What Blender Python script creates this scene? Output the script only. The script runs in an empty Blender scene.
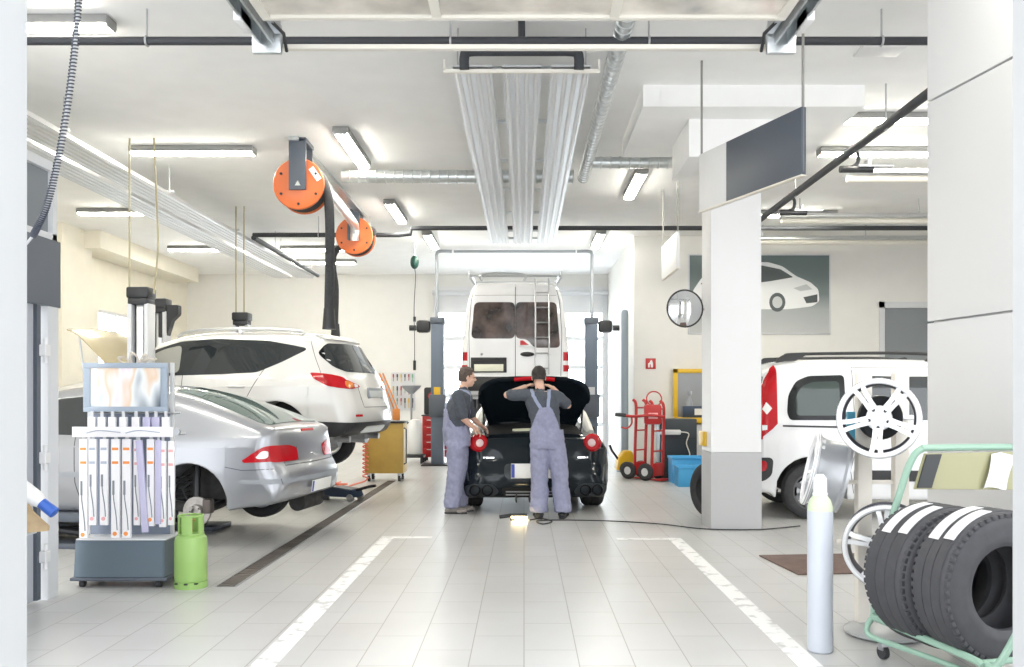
import bpy, bmesh, math, random
import numpy as np
from mathutils import Vector, Matrix
from mathutils.bvhtree import BVHTree
from mathutils.geometry import delaunay_2d_cdt
SC = bpy.context.scene
COL = SC.collection
PI = math.pi
FPX, CX, CY, EYE = 890.0, 524.0, 397.0, 1.45     # focal length in px, vanishing point, eye height

def P(px, py, Y): return Vector(((px-CX)*Y/FPX, Y, EYE-(py-CY)*Y/FPX))
def G(px, py):
    Y = EYE*FPX/(py-CY); return Vector(((px-CX)*Y/FPX, Y, 0))

# ---------------------------------------------------------------- materials
MATS = {}
def mat(name, col, rough=.5, metal=0, spec=.5, coat=0, noise=0, nscale=20, bump=0, emit=None, estr=0, trans=0, alpha=1):
    if name in MATS: return MATS[name]
    m = bpy.data.materials.new(name); m.use_nodes = True
    nt = m.node_tree; b = nt.nodes['Principled BSDF']
    b.inputs['Base Color'].default_value = (*col, 1)
    b.inputs['Roughness'].default_value = rough
    b.inputs['Metallic'].default_value = metal
    b.inputs['Specular IOR Level'].default_value = spec
    if coat: b.inputs['Coat Weight'].default_value = coat; b.inputs['Coat Roughness'].default_value = .03
    if trans: b.inputs['Transmission Weight'].default_value = trans
    if alpha < 1: b.inputs['Alpha'].default_value = alpha
    if emit: b.inputs['Emission Color'].default_value = (*emit, 1); b.inputs['Emission Strength'].default_value = estr
    if noise or bump:
        tc = nt.nodes.new('ShaderNodeTexCoord'); n = nt.nodes.new('ShaderNodeTexNoise')
        n.inputs['Scale'].default_value = nscale; n.inputs['Detail'].default_value = 5
        nt.links.new(tc.outputs['Object'], n.inputs['Vector'])
        if noise:
            r = nt.nodes.new('ShaderNodeValToRGB')
            r.color_ramp.elements[0].position = .3; r.color_ramp.elements[1].position = .7
            r.color_ramp.elements[0].color = (*[c*(1-noise) for c in col], 1)
            r.color_ramp.elements[1].color = (*[min(1, c*(1+noise)) for c in col], 1)
            nt.links.new(n.outputs['Fac'], r.inputs['Fac']); nt.links.new(r.outputs['Color'], b.inputs['Base Color'])
        if bump:
            bp = nt.nodes.new('ShaderNodeBump'); bp.inputs['Strength'].default_value = bump; bp.inputs['Distance'].default_value = .01
            nt.links.new(n.outputs['Fac'], bp.inputs['Height']); nt.links.new(bp.outputs['Normal'], b.inputs['Normal'])
    MATS[name] = m
    return m

# ---------------------------------------------------------------- mesh builder
class MB:
    def __init__(s): s.v = []; s.f = []
    def add(s, vs, fs, M=None):
        o = len(s.v)
        for p in vs:
            p = Vector(p); s.v.append(M @ p if M else p)
        for f in fs: s.f.append([i+o for i in f])
        return s
    def bm(s, bm, M=None):
        bm.verts.index_update()
        s.add([v.co.copy() for v in bm.verts], [[v.index for v in f.verts] for f in bm.faces], M); bm.free(); return s
    def box(s, c, d, bev=0, M=None, seg=2):
        b = bmesh.new(); bmesh.ops.create_cube(b, size=1)
        for v in b.verts: v.co = Vector((v.co.x*d[0], v.co.y*d[1], v.co.z*d[2]))
        if bev: bmesh.ops.bevel(b, geom=b.edges[:], offset=min(bev, .49*min(d)), segments=seg, affect='EDGES', profile=.5)
        T = Matrix.Translation(Vector(c))
        return s.bm(b, (M @ T) if M else T)
    def bx(s, x0, x1, y0, y1, z0, z1, bev=0):
        return s.box(((x0+x1)/2, (y0+y1)/2, (z0+z1)/2), (abs(x1-x0), abs(y1-y0), abs(z1-z0)), bev)
    def cyl(s, a, b, r, n=16, r2=None, cap=True):
        a = Vector(a); b = Vector(b); r2 = r if r2 is None else r2
        d = (b-a).normalized(); u = d.orthogonal().normalized(); w = d.cross(u)
        vs = []; fs = []
        for p, q in ((a, r), (b, r2)):
            for i in range(n):
                t = 2*PI*i/n; vs.append(p+u*math.cos(t)*q+w*math.sin(t)*q)
        for i in range(n): j = (i+1) % n; fs.append([i, j, n+j, n+i])
        if cap: fs.append(list(range(n))[::-1]); fs.append(list(range(n, 2*n)))
        return s.add(vs, fs)
    def tube(s, pts, r, n=8, closed=False, cap=True):
        pts = [Vector(p) for p in pts]; m = len(pts)
        rr = r if isinstance(r, (list, tuple)) else [r]*m
        vs = []; fs = []; u = None
        for i, p in enumerate(pts):
            a = pts[(i-1) % m] if (closed or i > 0) else p; b = pts[(i+1) % m] if (closed or i < m-1) else p
            d = (b-a)
            d = d.normalized() if d.length > 1e-9 else Vector((0, 0, 1))
            if u is None: u = d.orthogonal().normalized()
            u = (u-d*u.dot(d))
            u = u.normalized() if u.length > 1e-6 else d.orthogonal().normalized()
            w = d.cross(u)
            for k in range(n):
                t = 2*PI*k/n; vs.append(p+(u*math.cos(t)+w*math.sin(t))*rr[i])
        for i in range(m if closed else m-1):
            i2 = (i+1) % m
            for k in range(n):
                k2 = (k+1) % n; fs.append([i*n+k, i*n+k2, i2*n+k2, i2*n+k])
        if cap and not closed: fs.append(list(range(n))[::-1]); fs.append([(m-1)*n+k for k in range(n)])
        return s.add(vs, fs)
    def lathe(s, prof, M=None, n=32, arc=2*PI):
        # prof: (r, z) list, about z
        vs = []; fs = []; m = len(prof)
        full = abs(arc-2*PI) < 1e-6
        cnt = n if full else n+1
        for i in range(cnt):
            t = arc*i/n; c, q = math.cos(t), math.sin(t)
            for r, z in prof: vs.append((r*c, r*q, z))
        for i in range(n):
            j = (i+1) % cnt
            for k in range(m-1): fs.append([i*m+k, j*m+k, j*m+k+1, i*m+k+1])
        b = bmesh.new(); bv = [b.verts.new(v) for v in vs]
        for f in fs:
            try: b.faces.new([bv[i] for i in f])
            except ValueError: pass
        bmesh.ops.remove_doubles(b, verts=b.verts[:], dist=1e-5)
        return s.bm(b, M)
    def prism(s, poly, h, M=None, bev=0):
        # poly in xy, extruded z 0..h (h may be (z0,z1))
        z0, z1 = (0, h) if not isinstance(h, tuple) else h
        b = bmesh.new(); vs = [b.verts.new((x, y, z0)) for x, y in poly]
        f = b.faces.new(vs); r = bmesh.ops.extrude_face_region(b, geom=[f])
        for e in r['geom']:
            if isinstance(e, bmesh.types.BMVert): e.co.z = z1
        bmesh.ops.recalc_face_normals(b, faces=b.faces[:])
        if bev: bmesh.ops.bevel(b, geom=b.edges[:], offset=bev, segments=2, affect='EDGES')
        bmesh.ops.triangulate(b, faces=[f for f in b.faces if len(f.verts) > 4])
        return s.bm(b, M)
    def ell(s, c, r, M=None, u=20, v=12):
        b = bmesh.new(); bmesh.ops.create_uvsphere(b, u_segments=u, v_segments=v, radius=1)
        for q in b.verts: q.co = Vector((q.co.x*r[0], q.co.y*r[1], q.co.z*r[2]))
        T = Matrix.Translation(Vector(c))
        return s.bm(b, T @ M if M else T)
    def torus(s, R, r, M=None, n=36, m=10):
        vs = []; fs = []
        for i in range(n):
            t = 2*PI*i/n
            for k in range(m):
                a = 2*PI*k/m; q = R+r*math.cos(a); vs.append((q*math.cos(t), q*math.sin(t), r*math.sin(a)))
        for i in range(n):
            for k in range(m):
                fs.append([i*m+k, ((i+1) % n)*m+k, ((i+1) % n)*m+(k+1) % m, i*m+(k+1) % m])
        return s.add(vs, fs, M)
    def join(s, o, M=None): return s.add(o.v, o.f, M)
    def mesh(s, name, smooth=35):
        me = bpy.data.meshes.new(name); me.from_pydata([tuple(v) for v in s.v], [], s.f); me.validate()
        b = bmesh.new(); b.from_mesh(me); bmesh.ops.recalc_face_normals(b, faces=b.faces[:]); b.to_mesh(me); b.free()
        if smooth:
            me.polygons.foreach_set('use_smooth', [True]*len(me.polygons)); me.set_sharp_from_angle(angle=math.radians(smooth))
        return me
    def build(s, name, m, parent=None, world=False, smooth=35):
        o = bpy.data.objects.new(name, s.mesh(name, smooth)); COL.objects.link(o)
        for k in (m if isinstance(m, (list, tuple)) else [m]): o.data.materials.append(k)
        if parent:
            if world:
                W = world_of(parent); o.data.transform(W.inverted())
            o.parent = parent
        return o

def world_of(o):
    M = Matrix.LocRotScale(o.location, o.rotation_euler, o.scale)
    return world_of(o.parent) @ M if o.parent else M

def tag(o, label=None, cat=None, group=None, kind=None):
    if label: o['label'] = label
    if cat: o['category'] = cat
    if group: o['group'] = group
    if kind: o['kind'] = kind
    return o
def thing(name, label, cat, loc=(0, 0, 0), rz=0, group=None):
    o = bpy.data.objects.new(name, None); COL.objects.link(o)
    o.location = loc; o.rotation_euler = (0, 0, rz); o.empty_display_size = .1
    return tag(o, label, cat, group)
def solo(name, mb, m, label, cat, group=None, smooth=35):
    # a thing that is one mesh built in world coordinates; origin moved to its base
    o = mb.build(name, m, smooth=smooth)
    vs = [v.co for v in o.data.vertices]
    c = Vector((sum(v.x for v in vs)/len(vs), sum(v.y for v in vs)/len(vs), min(v.z for v in vs)))
    o.data.transform(Matrix.Translation(-c)); o.location = c
    return tag(o, label, cat, group)
def struct(name, mb, m, parent=None, smooth=0):
    o = mb.build(name, m, parent, smooth=smooth)
    if not parent: o['kind'] = 'structure'
    return o
def dup(root, loc, rz=None, label=None, group=None, scale=None):
    def cp(o, par):
        c = o.copy(); COL.objects.link(c)
        if par: c.parent = par
        for ch in list(KIDS(o)): cp(ch, c)
        return c
    r = cp(root, None); r.location = loc
    if rz is not None: r.rotation_euler = (r.rotation_euler[0], r.rotation_euler[1], rz)
    if label: r['label'] = label
    if group: r['group'] = group
    if scale: r.scale = scale
    return r
def KIDS(o): return [c for c in bpy.data.objects if c.parent == o]

def smooth_poly(pts, it=2, closed=True):
    for _ in range(it):
        out = []; n = len(pts)
        rng = range(n) if closed else range(n-1)
        if not closed: out.append(tuple(pts[0]))
        for i in rng:
            a = pts[i]; b = pts[(i+1) % n]
            out.append(tuple(.75*p+.25*q for p, q in zip(a, b))); out.append(tuple(.25*p+.75*q for p, q in zip(a, b)))
        if not closed: out.append(tuple(pts[-1]))
        pts = out
    return pts
def catmull(pts, n=8, closed=False):
    pts = [Vector(p) for p in pts]; m = len(pts); out = []
    for i in range(m if closed else m-1):
        if closed: p0, p1, p2, p3 = pts[i-1], pts[i], pts[(i+1) % m], pts[(i+2) % m]
        else: p0, p1, p2, p3 = pts[max(i-1, 0)], pts[i], pts[i+1], pts[min(i+2, m-1)]
        for k in range(n):
            t = k/n
            out.append(.5*((2*p1)+(p2-p0)*t+(2*p0-5*p1+4*p2-p3)*t*t+(3*p1-p0-3*p2+p3)*t**3))
    if not closed: out.append(pts[-1])
    return out

# ---------------------------------------------------------------- writing, stroke font
GLY = {'A': [[(0,0),(.5,1),(1,0)],[(.2,.4),(.8,.4)]], 'E': [[(1,0),(0,0),(0,1),(1,1)],[(0,.5),(.8,.5)]]}
# ================================================================ SETTING
CEIL = 4.62
def floor_mat():
    m = bpy.data.materials.new('floor_tiles'); m.use_nodes = True; nt = m.node_tree; b = nt.nodes['Principled BSDF']
    N = nt.nodes.new; L = nt.links.new
    g = N('ShaderNodeNewGeometry'); br = N('ShaderNodeTexBrick')
    mp = N('ShaderNodeMapping'); mp.inputs['Rotation'].default_value = (0, 0, PI/2)
    L(g.outputs['Position'], mp.inputs['Vector']); L(mp.outputs['Vector'], br.inputs['Vector'])
    br.offset = .5; br.inputs['Scale'].default_value = 1
    br.inputs['Brick Width'].default_value = .6; br.inputs['Row Height'].default_value = .3
    br.inputs['Mortar Size'].default_value = .0035; br.inputs['Mortar Smooth'].default_value = .2
    br.inputs['Color1'].default_value = (.50, .50, .495, 1); br.inputs['Color2'].default_value = (.475, .475, .47, 1)
    br.inputs['Mortar'].default_value = (.27, .26, .245, 1)
    n = N('ShaderNodeTexNoise'); n.inputs['Scale'].default_value = 1.3; n.inputs['Detail'].default_value = 6
    L(g.outputs['Position'], n.inputs['Vector'])
    mx = N('ShaderNodeMix'); mx.data_type = 'RGBA'; mx.blend_type = 'MULTIPLY'; mx.inputs['Factor'].default_value = .35
    cr = N('ShaderNodeValToRGB'); cr.color_ramp.elements[0].position = .25; cr.color_ramp.elements[0].color = (.78, .76, .73, 1)
    cr.color_ramp.elements[1].position = .6; cr.color_ramp.elements[1].color = (1, 1, 1, 1)
    L(n.outputs['Fac'], cr.inputs['Fac']); L(br.outputs['Color'], mx.inputs['A']); L(cr.outputs['Color'], mx.inputs['B'])
    L(mx.outputs['Result'], b.inputs['Base Color'])
    b.inputs['Roughness'].default_value = .3; b.inputs['Specular IOR Level'].default_value = .45
    bp = N('ShaderNodeBump'); bp.inputs['Strength'].default_value = .15; bp.inputs['Distance'].default_value = .004
    L(br.outputs['Fac'], bp.inputs['Height']); bp.invert = True; L(bp.outputs['Normal'], b.inputs['Normal'])
    return m
M_floor = floor_mat()
M_ceil = mat('ceiling_paint', (.88, .88, .875), .9, noise=.02, nscale=3)
M_wall = mat('wall_paint', (.74, .73, .70), .8, noise=.015, nscale=4)
M_cream = mat('cream_wall_paint', (.78, .735, .63), .8, noise=.02, nscale=4)
M_white = mat('white_panel', (.72, .72, .725), .45)
M_whiteg = mat('white_paint', (.82, .82, .82), .35)
M_lgrey = mat('light_grey_panel', (.62, .63, .65), .5)
M_pale = mat('pale_panel', (.70, .70, .70), .5)
M_dgrey = mat('dark_grey_panel', (.085, .10, .125), .45)
M_mgrey = mat('mid_grey_panel', (.30, .32, .35), .5)
M_alu = mat('aluminium', (.72, .73, .74), .32, .9, noise=.05, nscale=6)
M_galv = mat('galvanised_steel', (.62, .65, .66), .3, .9, noise=.12, nscale=14)
M_steel = mat('steel', (.5, .51, .53), .35, .9)
M_black = mat('black_plastic', (.018, .019, .022), .45)
M_rubber = mat('black_rubber', (.03, .031, .034), .75, noise=.2, nscale=30)
M_dpipe = mat('dark_pipe_lagging', (.035, .038, .045), .6)
M_cream_metal = mat('cream_metal', (.72, .69, .62), .45)
M_line = None

def line_mat():
    m = bpy.data.materials.new('worn_floor_paint'); m.use_nodes = True; nt = m.node_tree; b = nt.nodes['Principled BSDF']
    N = nt.nodes.new; L = nt.links.new
    g = N('ShaderNodeNewGeometry'); n = N('ShaderNodeTexNoise'); n.inputs['Scale'].default_value = 9; n.inputs['Detail'].default_value = 8
    L(g.outputs['Position'], n.inputs['Vector'])
    cr = N('ShaderNodeValToRGB'); cr.color_ramp.elements[0].position = .36; cr.color_ramp.elements[0].color = (.49, .49, .485, 1)
    cr.color_ramp.elements[1].position = .46; cr.color_ramp.elements[1].color = (.76, .76, .76, 1)
    L(n.outputs['Fac'], cr.inputs['Fac']); L(cr.outputs['Color'], b.inputs['Base Color']); b.inputs['Roughness'].default_value = .5
    return m
M_line = line_mat()

XL, XR, YB, YP = -8.7, 9.6, 23.0, 17.5
struct('floor', MB().bx(XL-.2, XR+.2, -1.5, YB+4, -.12, 0), M_floor)
struct('ceiling', MB().bx(XL-.2, XR+.2, 3.1, YB+.2, CEIL, CEIL+.2), M_ceil)
# back wall around the far shutter
DX0, DX1, DZ = -2.35, 2.16, 4.3
w = MB(); w.bx(XL, DX0, YB, YB+.2, 0, CEIL); w.bx(DX0, DX1+.2, YB, YB+.2, DZ, CEIL)
struct('wall_back', w, M_wall)
# left wall with the high window
w = MB(); wy0, wy1, wz0, wz1 = 18.2, 19.9, 1.9, 3.25
w.bx(XL-.2, XL, 3.3, wy0, 0, CEIL); w.bx(XL-.2, XL, wy1, YB+.2, 0, CEIL); w.bx(XL-.2, XL, wy0, wy1, 0, wz0); w.bx(XL-.2, XL, wy0, wy1, wz1, CEIL)
struct('wall_left', w, M_cream)
M_pane = mat('window_glass', (.9, .95, .97), .05, trans=1.0)
M_pane.node_tree.nodes['Principled BSDF'].inputs['IOR'].default_value = 1.05
wf = MB()
for a in (wy0, (wy0+wy1)/2-.03, wy1-.06): wf.bx(XL-.14, XL-.04, a, a+.06, wz0, wz1)
for a in (wz0, wz1-.06): wf.bx(XL-.138, XL-.042, wy0, wy1, a, a+.06)
wn = struct('window_1', wf, M_white)
struct('pane', MB().bx(XL-.1, XL-.09, wy0, wy1, wz0, wz1), M_pane, wn)
# wall pier on the left wall
struct('trim_1', MB().bx(XL, XL+.35, 16.1, 17.2, 0, CEIL), M_cream)
struct('trim_2', MB().bx(XL, XL+.66, 16.9, 22.0, 4.28, CEIL), M_cream)
# right rear wall (with the poster), its return and the right wall
dr0, dr1, drz = 6.98, 8.6, 3.32       # opening in the right rear wall
w = MB(); w.bx(DX1, dr0, YP, YP+.2, 0, CEIL); w.bx(dr1, XR, YP, YP+.2, 0, CEIL); w.bx(dr0, dr1, YP, YP+.2, drz, CEIL)
struct('wall_right_back', w, M_wall)
struct('wall_right_bay', MB().bx(DX1, DX1+.2, YP+.2, YB+.2, 0, CEIL), M_wall)
struct('wall_right', MB().bx(XR, XR+.2, 3.3, YP+.4, 0, CEIL), M_wall)
d = struct('window_2', MB().bx(dr0, dr0+.1, YP-.04, YP+.1, .0, drz).bx(dr1-.1, dr1, YP-.04, YP+.1, 0, drz).bx(dr0, dr1, YP-.04, YP+.1, drz-.12, drz).bx(dr0, dr1, YP-.03, YP+.1, 1.0, 1.1), M_lgrey)
M_tint = mat('tinted_glass', (.22, .24, .26), .08, spec=.8)
struct('pane', MB().bx(dr0+.1, dr1-.1, YP+.02, YP+.05, 1.1, drz-.12), M_tint, d)
struct('panel', MB().bx(dr0+.1, dr1-.1, YP+.02, YP+.05, 0, 1.0), M_lgrey, d)
# far sectional shutter with glazed rows
fr = MB(); pitch = .74
nx = 4; cw = (DX1-DX0)/nx
zz = [0, .06, .74, 1.48, 2.22, 2.96, 3.64, 3.7]
for z in (.74, 1.48, 2.22, 2.96): fr.bx(DX0, DX1, YB+.03, YB+.1, z-.055, z+.055)
fr.bx(DX0, DX1, YB+.03, YB+.1, 0, .1); fr.bx(DX0, DX1, YB-.02, YB+.12, 3.62, 4.3)
for i in range(nx+1):
    x = DX0+cw*i; fr.bx(max(DX0, x-.06), min(DX1, x+.06), YB+.031, YB+.099, 0, 3.64)
d1 = struct('door_1', fr, M_white)
zs = [.1, .74, 1.48, 2.22, 2.96, 3.62]
for j in range(5):
    pm = MB()
    for i in range(nx): pm.bx(DX0+cw*i+.06, DX0+cw*(i+1)-.06, YB+.06, YB+.068, zs[j]+(.055 if j else 0), zs[j+1]-(.055 if j < 4 else 0))
    struct('pane', pm, M_pane, d1)
trk = MB()
for x in (DX0+.08, DX1-.08): trk.bx(x-.06, x+.06, YB-.12, YB-.03, 0, 4.2)
trk.cyl((DX0, YB-.2, 4.12), (DX1, YB-.2, 4.12), .06)
struct('rail', trk, M_lgrey, d1)
# free-standing column with grey foot, plus the boxed capital on the ceiling
cx0, cx1, cy0, cy1 = 2.04, 2.585, 9.7, 10.2
col = struct('trim_3', MB().bx(cx0, cx1, cy0, cy1, .85, 4.02).bx(cx0+.012, cx1-.012, cy0+.012, cy1-.012, .83, .86), M_white)
o = MB().bx(cx0-.03, cx0+.0, 9.93, cy1+.02, .90, 1.06, .004); solo('corner_guard', o, mat('yellow_paint', (.72, .45, .02), .45), 'small yellow corner guard on the column edge above its grey foot', 'corner guard')
struct('base_panel', MB().bx(cx0-.004, cx1+.004, cy0-.004, cy1+.004, 0, .845), mat('column_foot_grey', (.43, .43, .435), .5), col)
struct('trim_4', MB().bx(1.75, 2.9, 9.44, 10.5, 4.0, 4.401), M_ceil)
struct('trim_5', MB().bx(1.21, 3.46, 9.04, 10.95, 4.40, CEIL), M_ceil)
# front jambs of the doorway we look through
struct('wall_front_left', MB().bx(-2.7, -1.787, 3.0, 3.2, 0, 5.2), mat('jamb_panel', (.43, .44, .45), .5))
struct('wall_front_right', MB().bx(1.757, 2.7, 3.0, 3.2, 0, 5.2), mat('jamb_panel', (.43, .44, .45), .5))
# right pillar with slanting panel joints (clad, turned a little)
a = Vector((2.965, 6.5, 0)); dv = Vector((.169, -1, 0)).normalized(); nv = Vector((1, .169, 0)).normalized()
Mp = Matrix(((dv.x, nv.x, 0, a.x), (dv.y, nv.y, 0, a.y), (0, 0, 1, 0), (0, 0, 0, 1)))
pil = MB().box((.72, .35, CEIL/2), (1.4, .66, CEIL), M=Mp)
pl = struct('trim_6', pil, M_white)
for z0, z1, m in ((.55, 1.985, M_white), (2.0, 3.59, M_pale), (3.605, CEIL-.005, M_white)):
    q = MB().box((.72, -.005, (z0+z1)/2), (1.43, .04, z1-z0), bev=.004, M=Mp)
    struct('panel', q, m, pl)
struct('plinth', MB().box((.72, -.003, .27), (1.42, .03, .53), bev=.004, M=Mp), M_cream_metal, pl)
# left partition of aluminium sections: dark band, glazed top, grey lower leaf
px = -3.44
pt = struct('trim_7', MB().bx(px-.05, px+.03, 4.2, 4.28, 0, 3.15).bx(px-.05, px+.03, 5.3, 5.36, 0, 2.12).bx(px-.06, px+.04, 6.36, 6.5, 0, 2.12).bx(px-.05, px+.03, 6.44, 6.5, 2.55, 3.15).bx(px-.05, px+.03, 4.2, 6.5, 3.08, 3.15).bx(px-.05, px+.03, 4.2, 6.5, 2.56, 2.63), M_lgrey)
struct('fascia', MB().bx(px-.06, px+.045, 4.2, 6.52, 2.1, 2.58), M_dgrey, pt)
struct('pane', MB().bx(px-.015, px-.005, 4.28, 6.44, 2.63, 3.08), M_tint, pt)
struct('leaf', MB().bx(px-.03, px+.01, 4.28, 6.22, .02, 2.1), mat('leaf_grey', (.40, .42, .47), .45), pt)
for z in (.32, 1.02, 1.78):
    struct('hinge', MB().bx(px+.01, px+.07, 6.27, 6.34, z-.04, z+.04, .006).cyl((px+.05, 6.305, z-.09), (px+.05, 6.305, z+.09), .014, 10), M_white, pt)
struct('seal', MB().bx(px-.02, px+.025, 6.24, 6.29, .02, 2.1), M_dgrey, pt)

# floor paint and the drain
def mark(x0, x1, y0, y1, label):
    o = solo('floor_marking', MB().bx(x0, x1, y0, y1, .0002, .0022), M_line, label, 'floor marking', 'worn white bay lines on the floor', smooth=0); return o
mark(-1.475, -1.34, 4.0, 9.25, 'long worn white painted line on the tiles, left side of the middle bay')
mark(1.475, 1.61, 4.0, 9.15, 'long worn white painted line on the tiles, right side of the middle bay')
mark(-1.34, -.95, 9.13, 9.25, 'short faded white painted dash at the far end of the left bay line')
mark(.95, 1.47, 9.05, 9.15, 'short faded white painted dash at the far end of the right bay line')
dc = thing('floor_drain', 'long narrow dark drain channel grating in the tiles beside the silver car', 'drain', (-2.28, 6.8, 0))
dr = MB()
dr.bx(-.085, -.07, 0, 8.6, .0005, .006); dr.bx(.07, .085, 0, 8.6, .0005, .006); dr.build('frame', M_steel, dc)
dg = MB()
for k in range(86): dg.bx(-.07, .07, k*.1+.004, k*.1+.086, .0005, .005)
dg.build('grating', mat('drain_iron', (.11, .095, .085), .6, .4, noise=.3, nscale=3), dc)
# ================================================================ CAMERA, WORLD
cam = bpy.data.cameras.new('camera'); co = bpy.data.objects.new('camera', cam); COL.objects.link(co)
co.location = (0, 0, EYE); co.rotation_euler = (PI/2, 0, 0)
cam.lens = FPX/1024*36; cam.sensor_width = 36; cam.sensor_fit = 'HORIZONTAL'
cam.shift_x = -12/1024; cam.shift_y = 63.5/1024; cam.clip_end = 200
SC.camera = co
wd = bpy.data.worlds.new('world'); SC.world = wd; wd.use_nodes = True
bg = wd.node_tree.nodes['Background']; bg.inputs['Color'].default_value = (.93, .96, 1, 1)
_n = wd.node_tree; _tc = _n.nodes.new('ShaderNodeTexCoord'); _sx = _n.nodes.new('ShaderNodeSeparateXYZ'); _mr = _n.nodes.new('ShaderNodeMapRange')
_n.links.new(_tc.outputs['Generated'], _sx.inputs[0]); _n.links.new(_sx.outputs['Y'], _mr.inputs['Value'])   # brighter sky on the far, sunny side
_mr.inputs['From Min'].default_value = -.3; _mr.inputs['From Max'].default_value = .8; _mr.inputs['To Min'].default_value = 1.65; _mr.inputs['To Max'].default_value = 5.0
_n.links.new(_mr.outputs['Result'], bg.inputs['Strength'])
SC.view_settings.view_transform = 'Standard'; SC.view_settings.look = 'None'; SC.view_settings.gamma = 1
SC.view_settings.use_curve_mapping = False; SC.view_settings.exposure = 1.18
SC.cycles.use_denoising = True
SC.cycles.max_bounces = 10; SC.cycles.diffuse_bounces = 6; SC.cycles.sample_clamp_indirect = 8

# ================================================================ CEILING LAMPS
M_tubeW = mat('lamp_diffuser', (.9, .9, .85), .4, emit=(1, .96, .84), estr=32)
M_lbody = mat('lamp_body', (.24, .24, .235), .5)
LZ = 4.519
def make_lamp(label, loc, rz, L=1.57):
    t = thing('ceiling_lamp', label, 'ceiling lamp', loc, rz, 'fluorescent lamps on the ceiling')
    h = L/2
    d = MB(); sec = [(-.075, .028), (-.068, .008), (-.05, 0), (.05, 0), (.068, .008), (.075, .028)]
    M = Matrix(((0, 0, 1, 0), (1, 0, 0, 0), (0, 1, 0, 0), (0, 0, 0, 1)))
    d.prism([(a, b) for a, b in sec], (-h+.02, h-.02), M); d.build('diffuser', M_tubeW, t)
    b = MB().box((0, 0, .063), (L, .19, .074), bev=.012); b.box((-h+.01, 0, .05), (.025, .15, .09), .01); b.box((h-.01, 0, .05), (.025, .15, .09), .01)
    b.build('housing', M_lbody, t)
    return t
def lamp_at(px, py, along, label):
    Y = (LZ-EYE)*FPX/(CY-py); return ((px-CX)*Y/FPX, Y, LZ)
l0 = make_lamp('lit fluorescent ceiling lamp nearest the left jamb, above the coiled hose', (0, 0, LZ), 0)
lx, ly, _ = lamp_at(66, 30, 0, ''); l0.location = (lx-.4, ly, LZ)
for px, py, rz, lb in [
    (193, 155, 0, 'lit fluorescent ceiling lamp just left of the nearer orange hose reel'),
    (353, 153, PI/2, 'lit fluorescent ceiling lamp pointing away, right of the nearer orange reel'),
    (396, 215, PI/2, 'lit fluorescent ceiling lamp pointing away, right of the farther orange reel'),
    (431, 243, PI/2, 'small lit fluorescent ceiling lamp pointing away, left of the far end of the ribbed panel'),
    (635, 188, PI/2, 'lit fluorescent ceiling lamp pointing away, under the ducts right of the ribbed panel'),
    (598, 242, PI/2, 'small lit fluorescent ceiling lamp pointing away above the right lift post of the van'),
    (125, 215, 0, 'lit fluorescent ceiling lamp above the dark capped lift post, behind the two wires'),
    (206, 251, 0, 'lit fluorescent ceiling lamp above the white raised car by the left wall'),
    (318, 251, 0, 'nearer of the two lit fluorescent ceiling lamps behind the orange hose reels'),
    (322, 264, 0, 'farther of the two lit fluorescent ceiling lamps behind the orange hose reels'),
    (892, 123, 0, 'lit fluorescent ceiling lamp nearest of the row on the right, cut by the pillar'),
    (880, 156, 0, 'lit fluorescent ceiling lamp second from the front on the right, above the dark pipe'),
    (790, 217, 0, 'lit fluorescent ceiling lamp at the back right, above the car poster')]:
    l = dup(l0, lamp_at(px, py, 0, ''), rz, lb)
for x, y, lb in ((-3.9, 5.0, 'added unseen fluorescent fill lamp on the ceiling, left of the raised shutter'), (3.3, 5.0, 'added unseen fluorescent fill lamp on the ceiling, right of the raised shutter'),
                 (6.4, 5.2, 'added unseen fluorescent fill lamp on the ceiling, beyond the right pillar'), (6.4, 8.6, 'added unseen fluorescent fill lamp on the ceiling, hidden by the right pillar'), (-6.6, 8.0, 'added unseen fluorescent fill lamp on the ceiling by the left wall')):
    dup(l0, (x, y, LZ), 0, lb)  # lamps added out of view to brighten the near half of the hall
# ================================================================ CEILING SERVICES
def panel_strip(x0, x1, y0, y1, z, n=4):
    # ribbed aluminium radiant strip: folded sheet with n half-round pipe channels
    prof = []; wdt = (x1-x0)
    prof.append((x0, z+.03)); prof.append((x0, z))
    for k in range(n):
        c = x0+wdt*(k+.5)/n; r = .021
        prof.append((c-r*1.6, z))
        for i in range(7): t = PI-PI*i/6; prof.append((c+r*math.cos(t), z-r*.9*math.sin(t)))
        prof.append((c+r*1.6, z))
    prof += [(x1, z), (x1, z+.03)]
    m = MB(); k = len(prof)
    vs = [(x, y0, zz) for x, zz in prof]+[(x, y1, zz) for x, zz in prof]
    top = [(x, y0, z+.034) for x in (x0, x1)]+[(x, y1, z+.034) for x in (x0, x1)]
    m.add(vs, [[i, i+1, k+i+1, k+i] for i in range(k-1)])
    m.bx(x0, x1, y0, y1, z+.03, z+.05)
    return m
M_rib = mat('radiant_panel_sheet', (.64, .65, .66), .36, .7)
rp = thing('radiant_ceiling_panel', 'wide ribbed aluminium ceiling panel of three strips above the middle bay', 'heating panel', (-.02, 7.5, 4.2))
for i, x in enumerate((-.58, -.165, .25)):
    panel_strip(x, x+.33, 0, 8.4, 0).build('strip', M_rib, rp, smooth=50)
cb = []
for y in (0.15, 1.6, 3.1, 4.6, 6.1, 7.6, 8.3):
    MB().bx(-.6, .6, y-.02, y+.02, .052, .085).build('crossbar', M_galv, rp)
for y in (.15, 3.1, 6.1, 8.3):
    for x in (-.55, .55): MB().cyl((x, y, .08), (x, y, CEIL-4.2-.001), .007, 8).build('hanger_rod', M_steel, rp)
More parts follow.
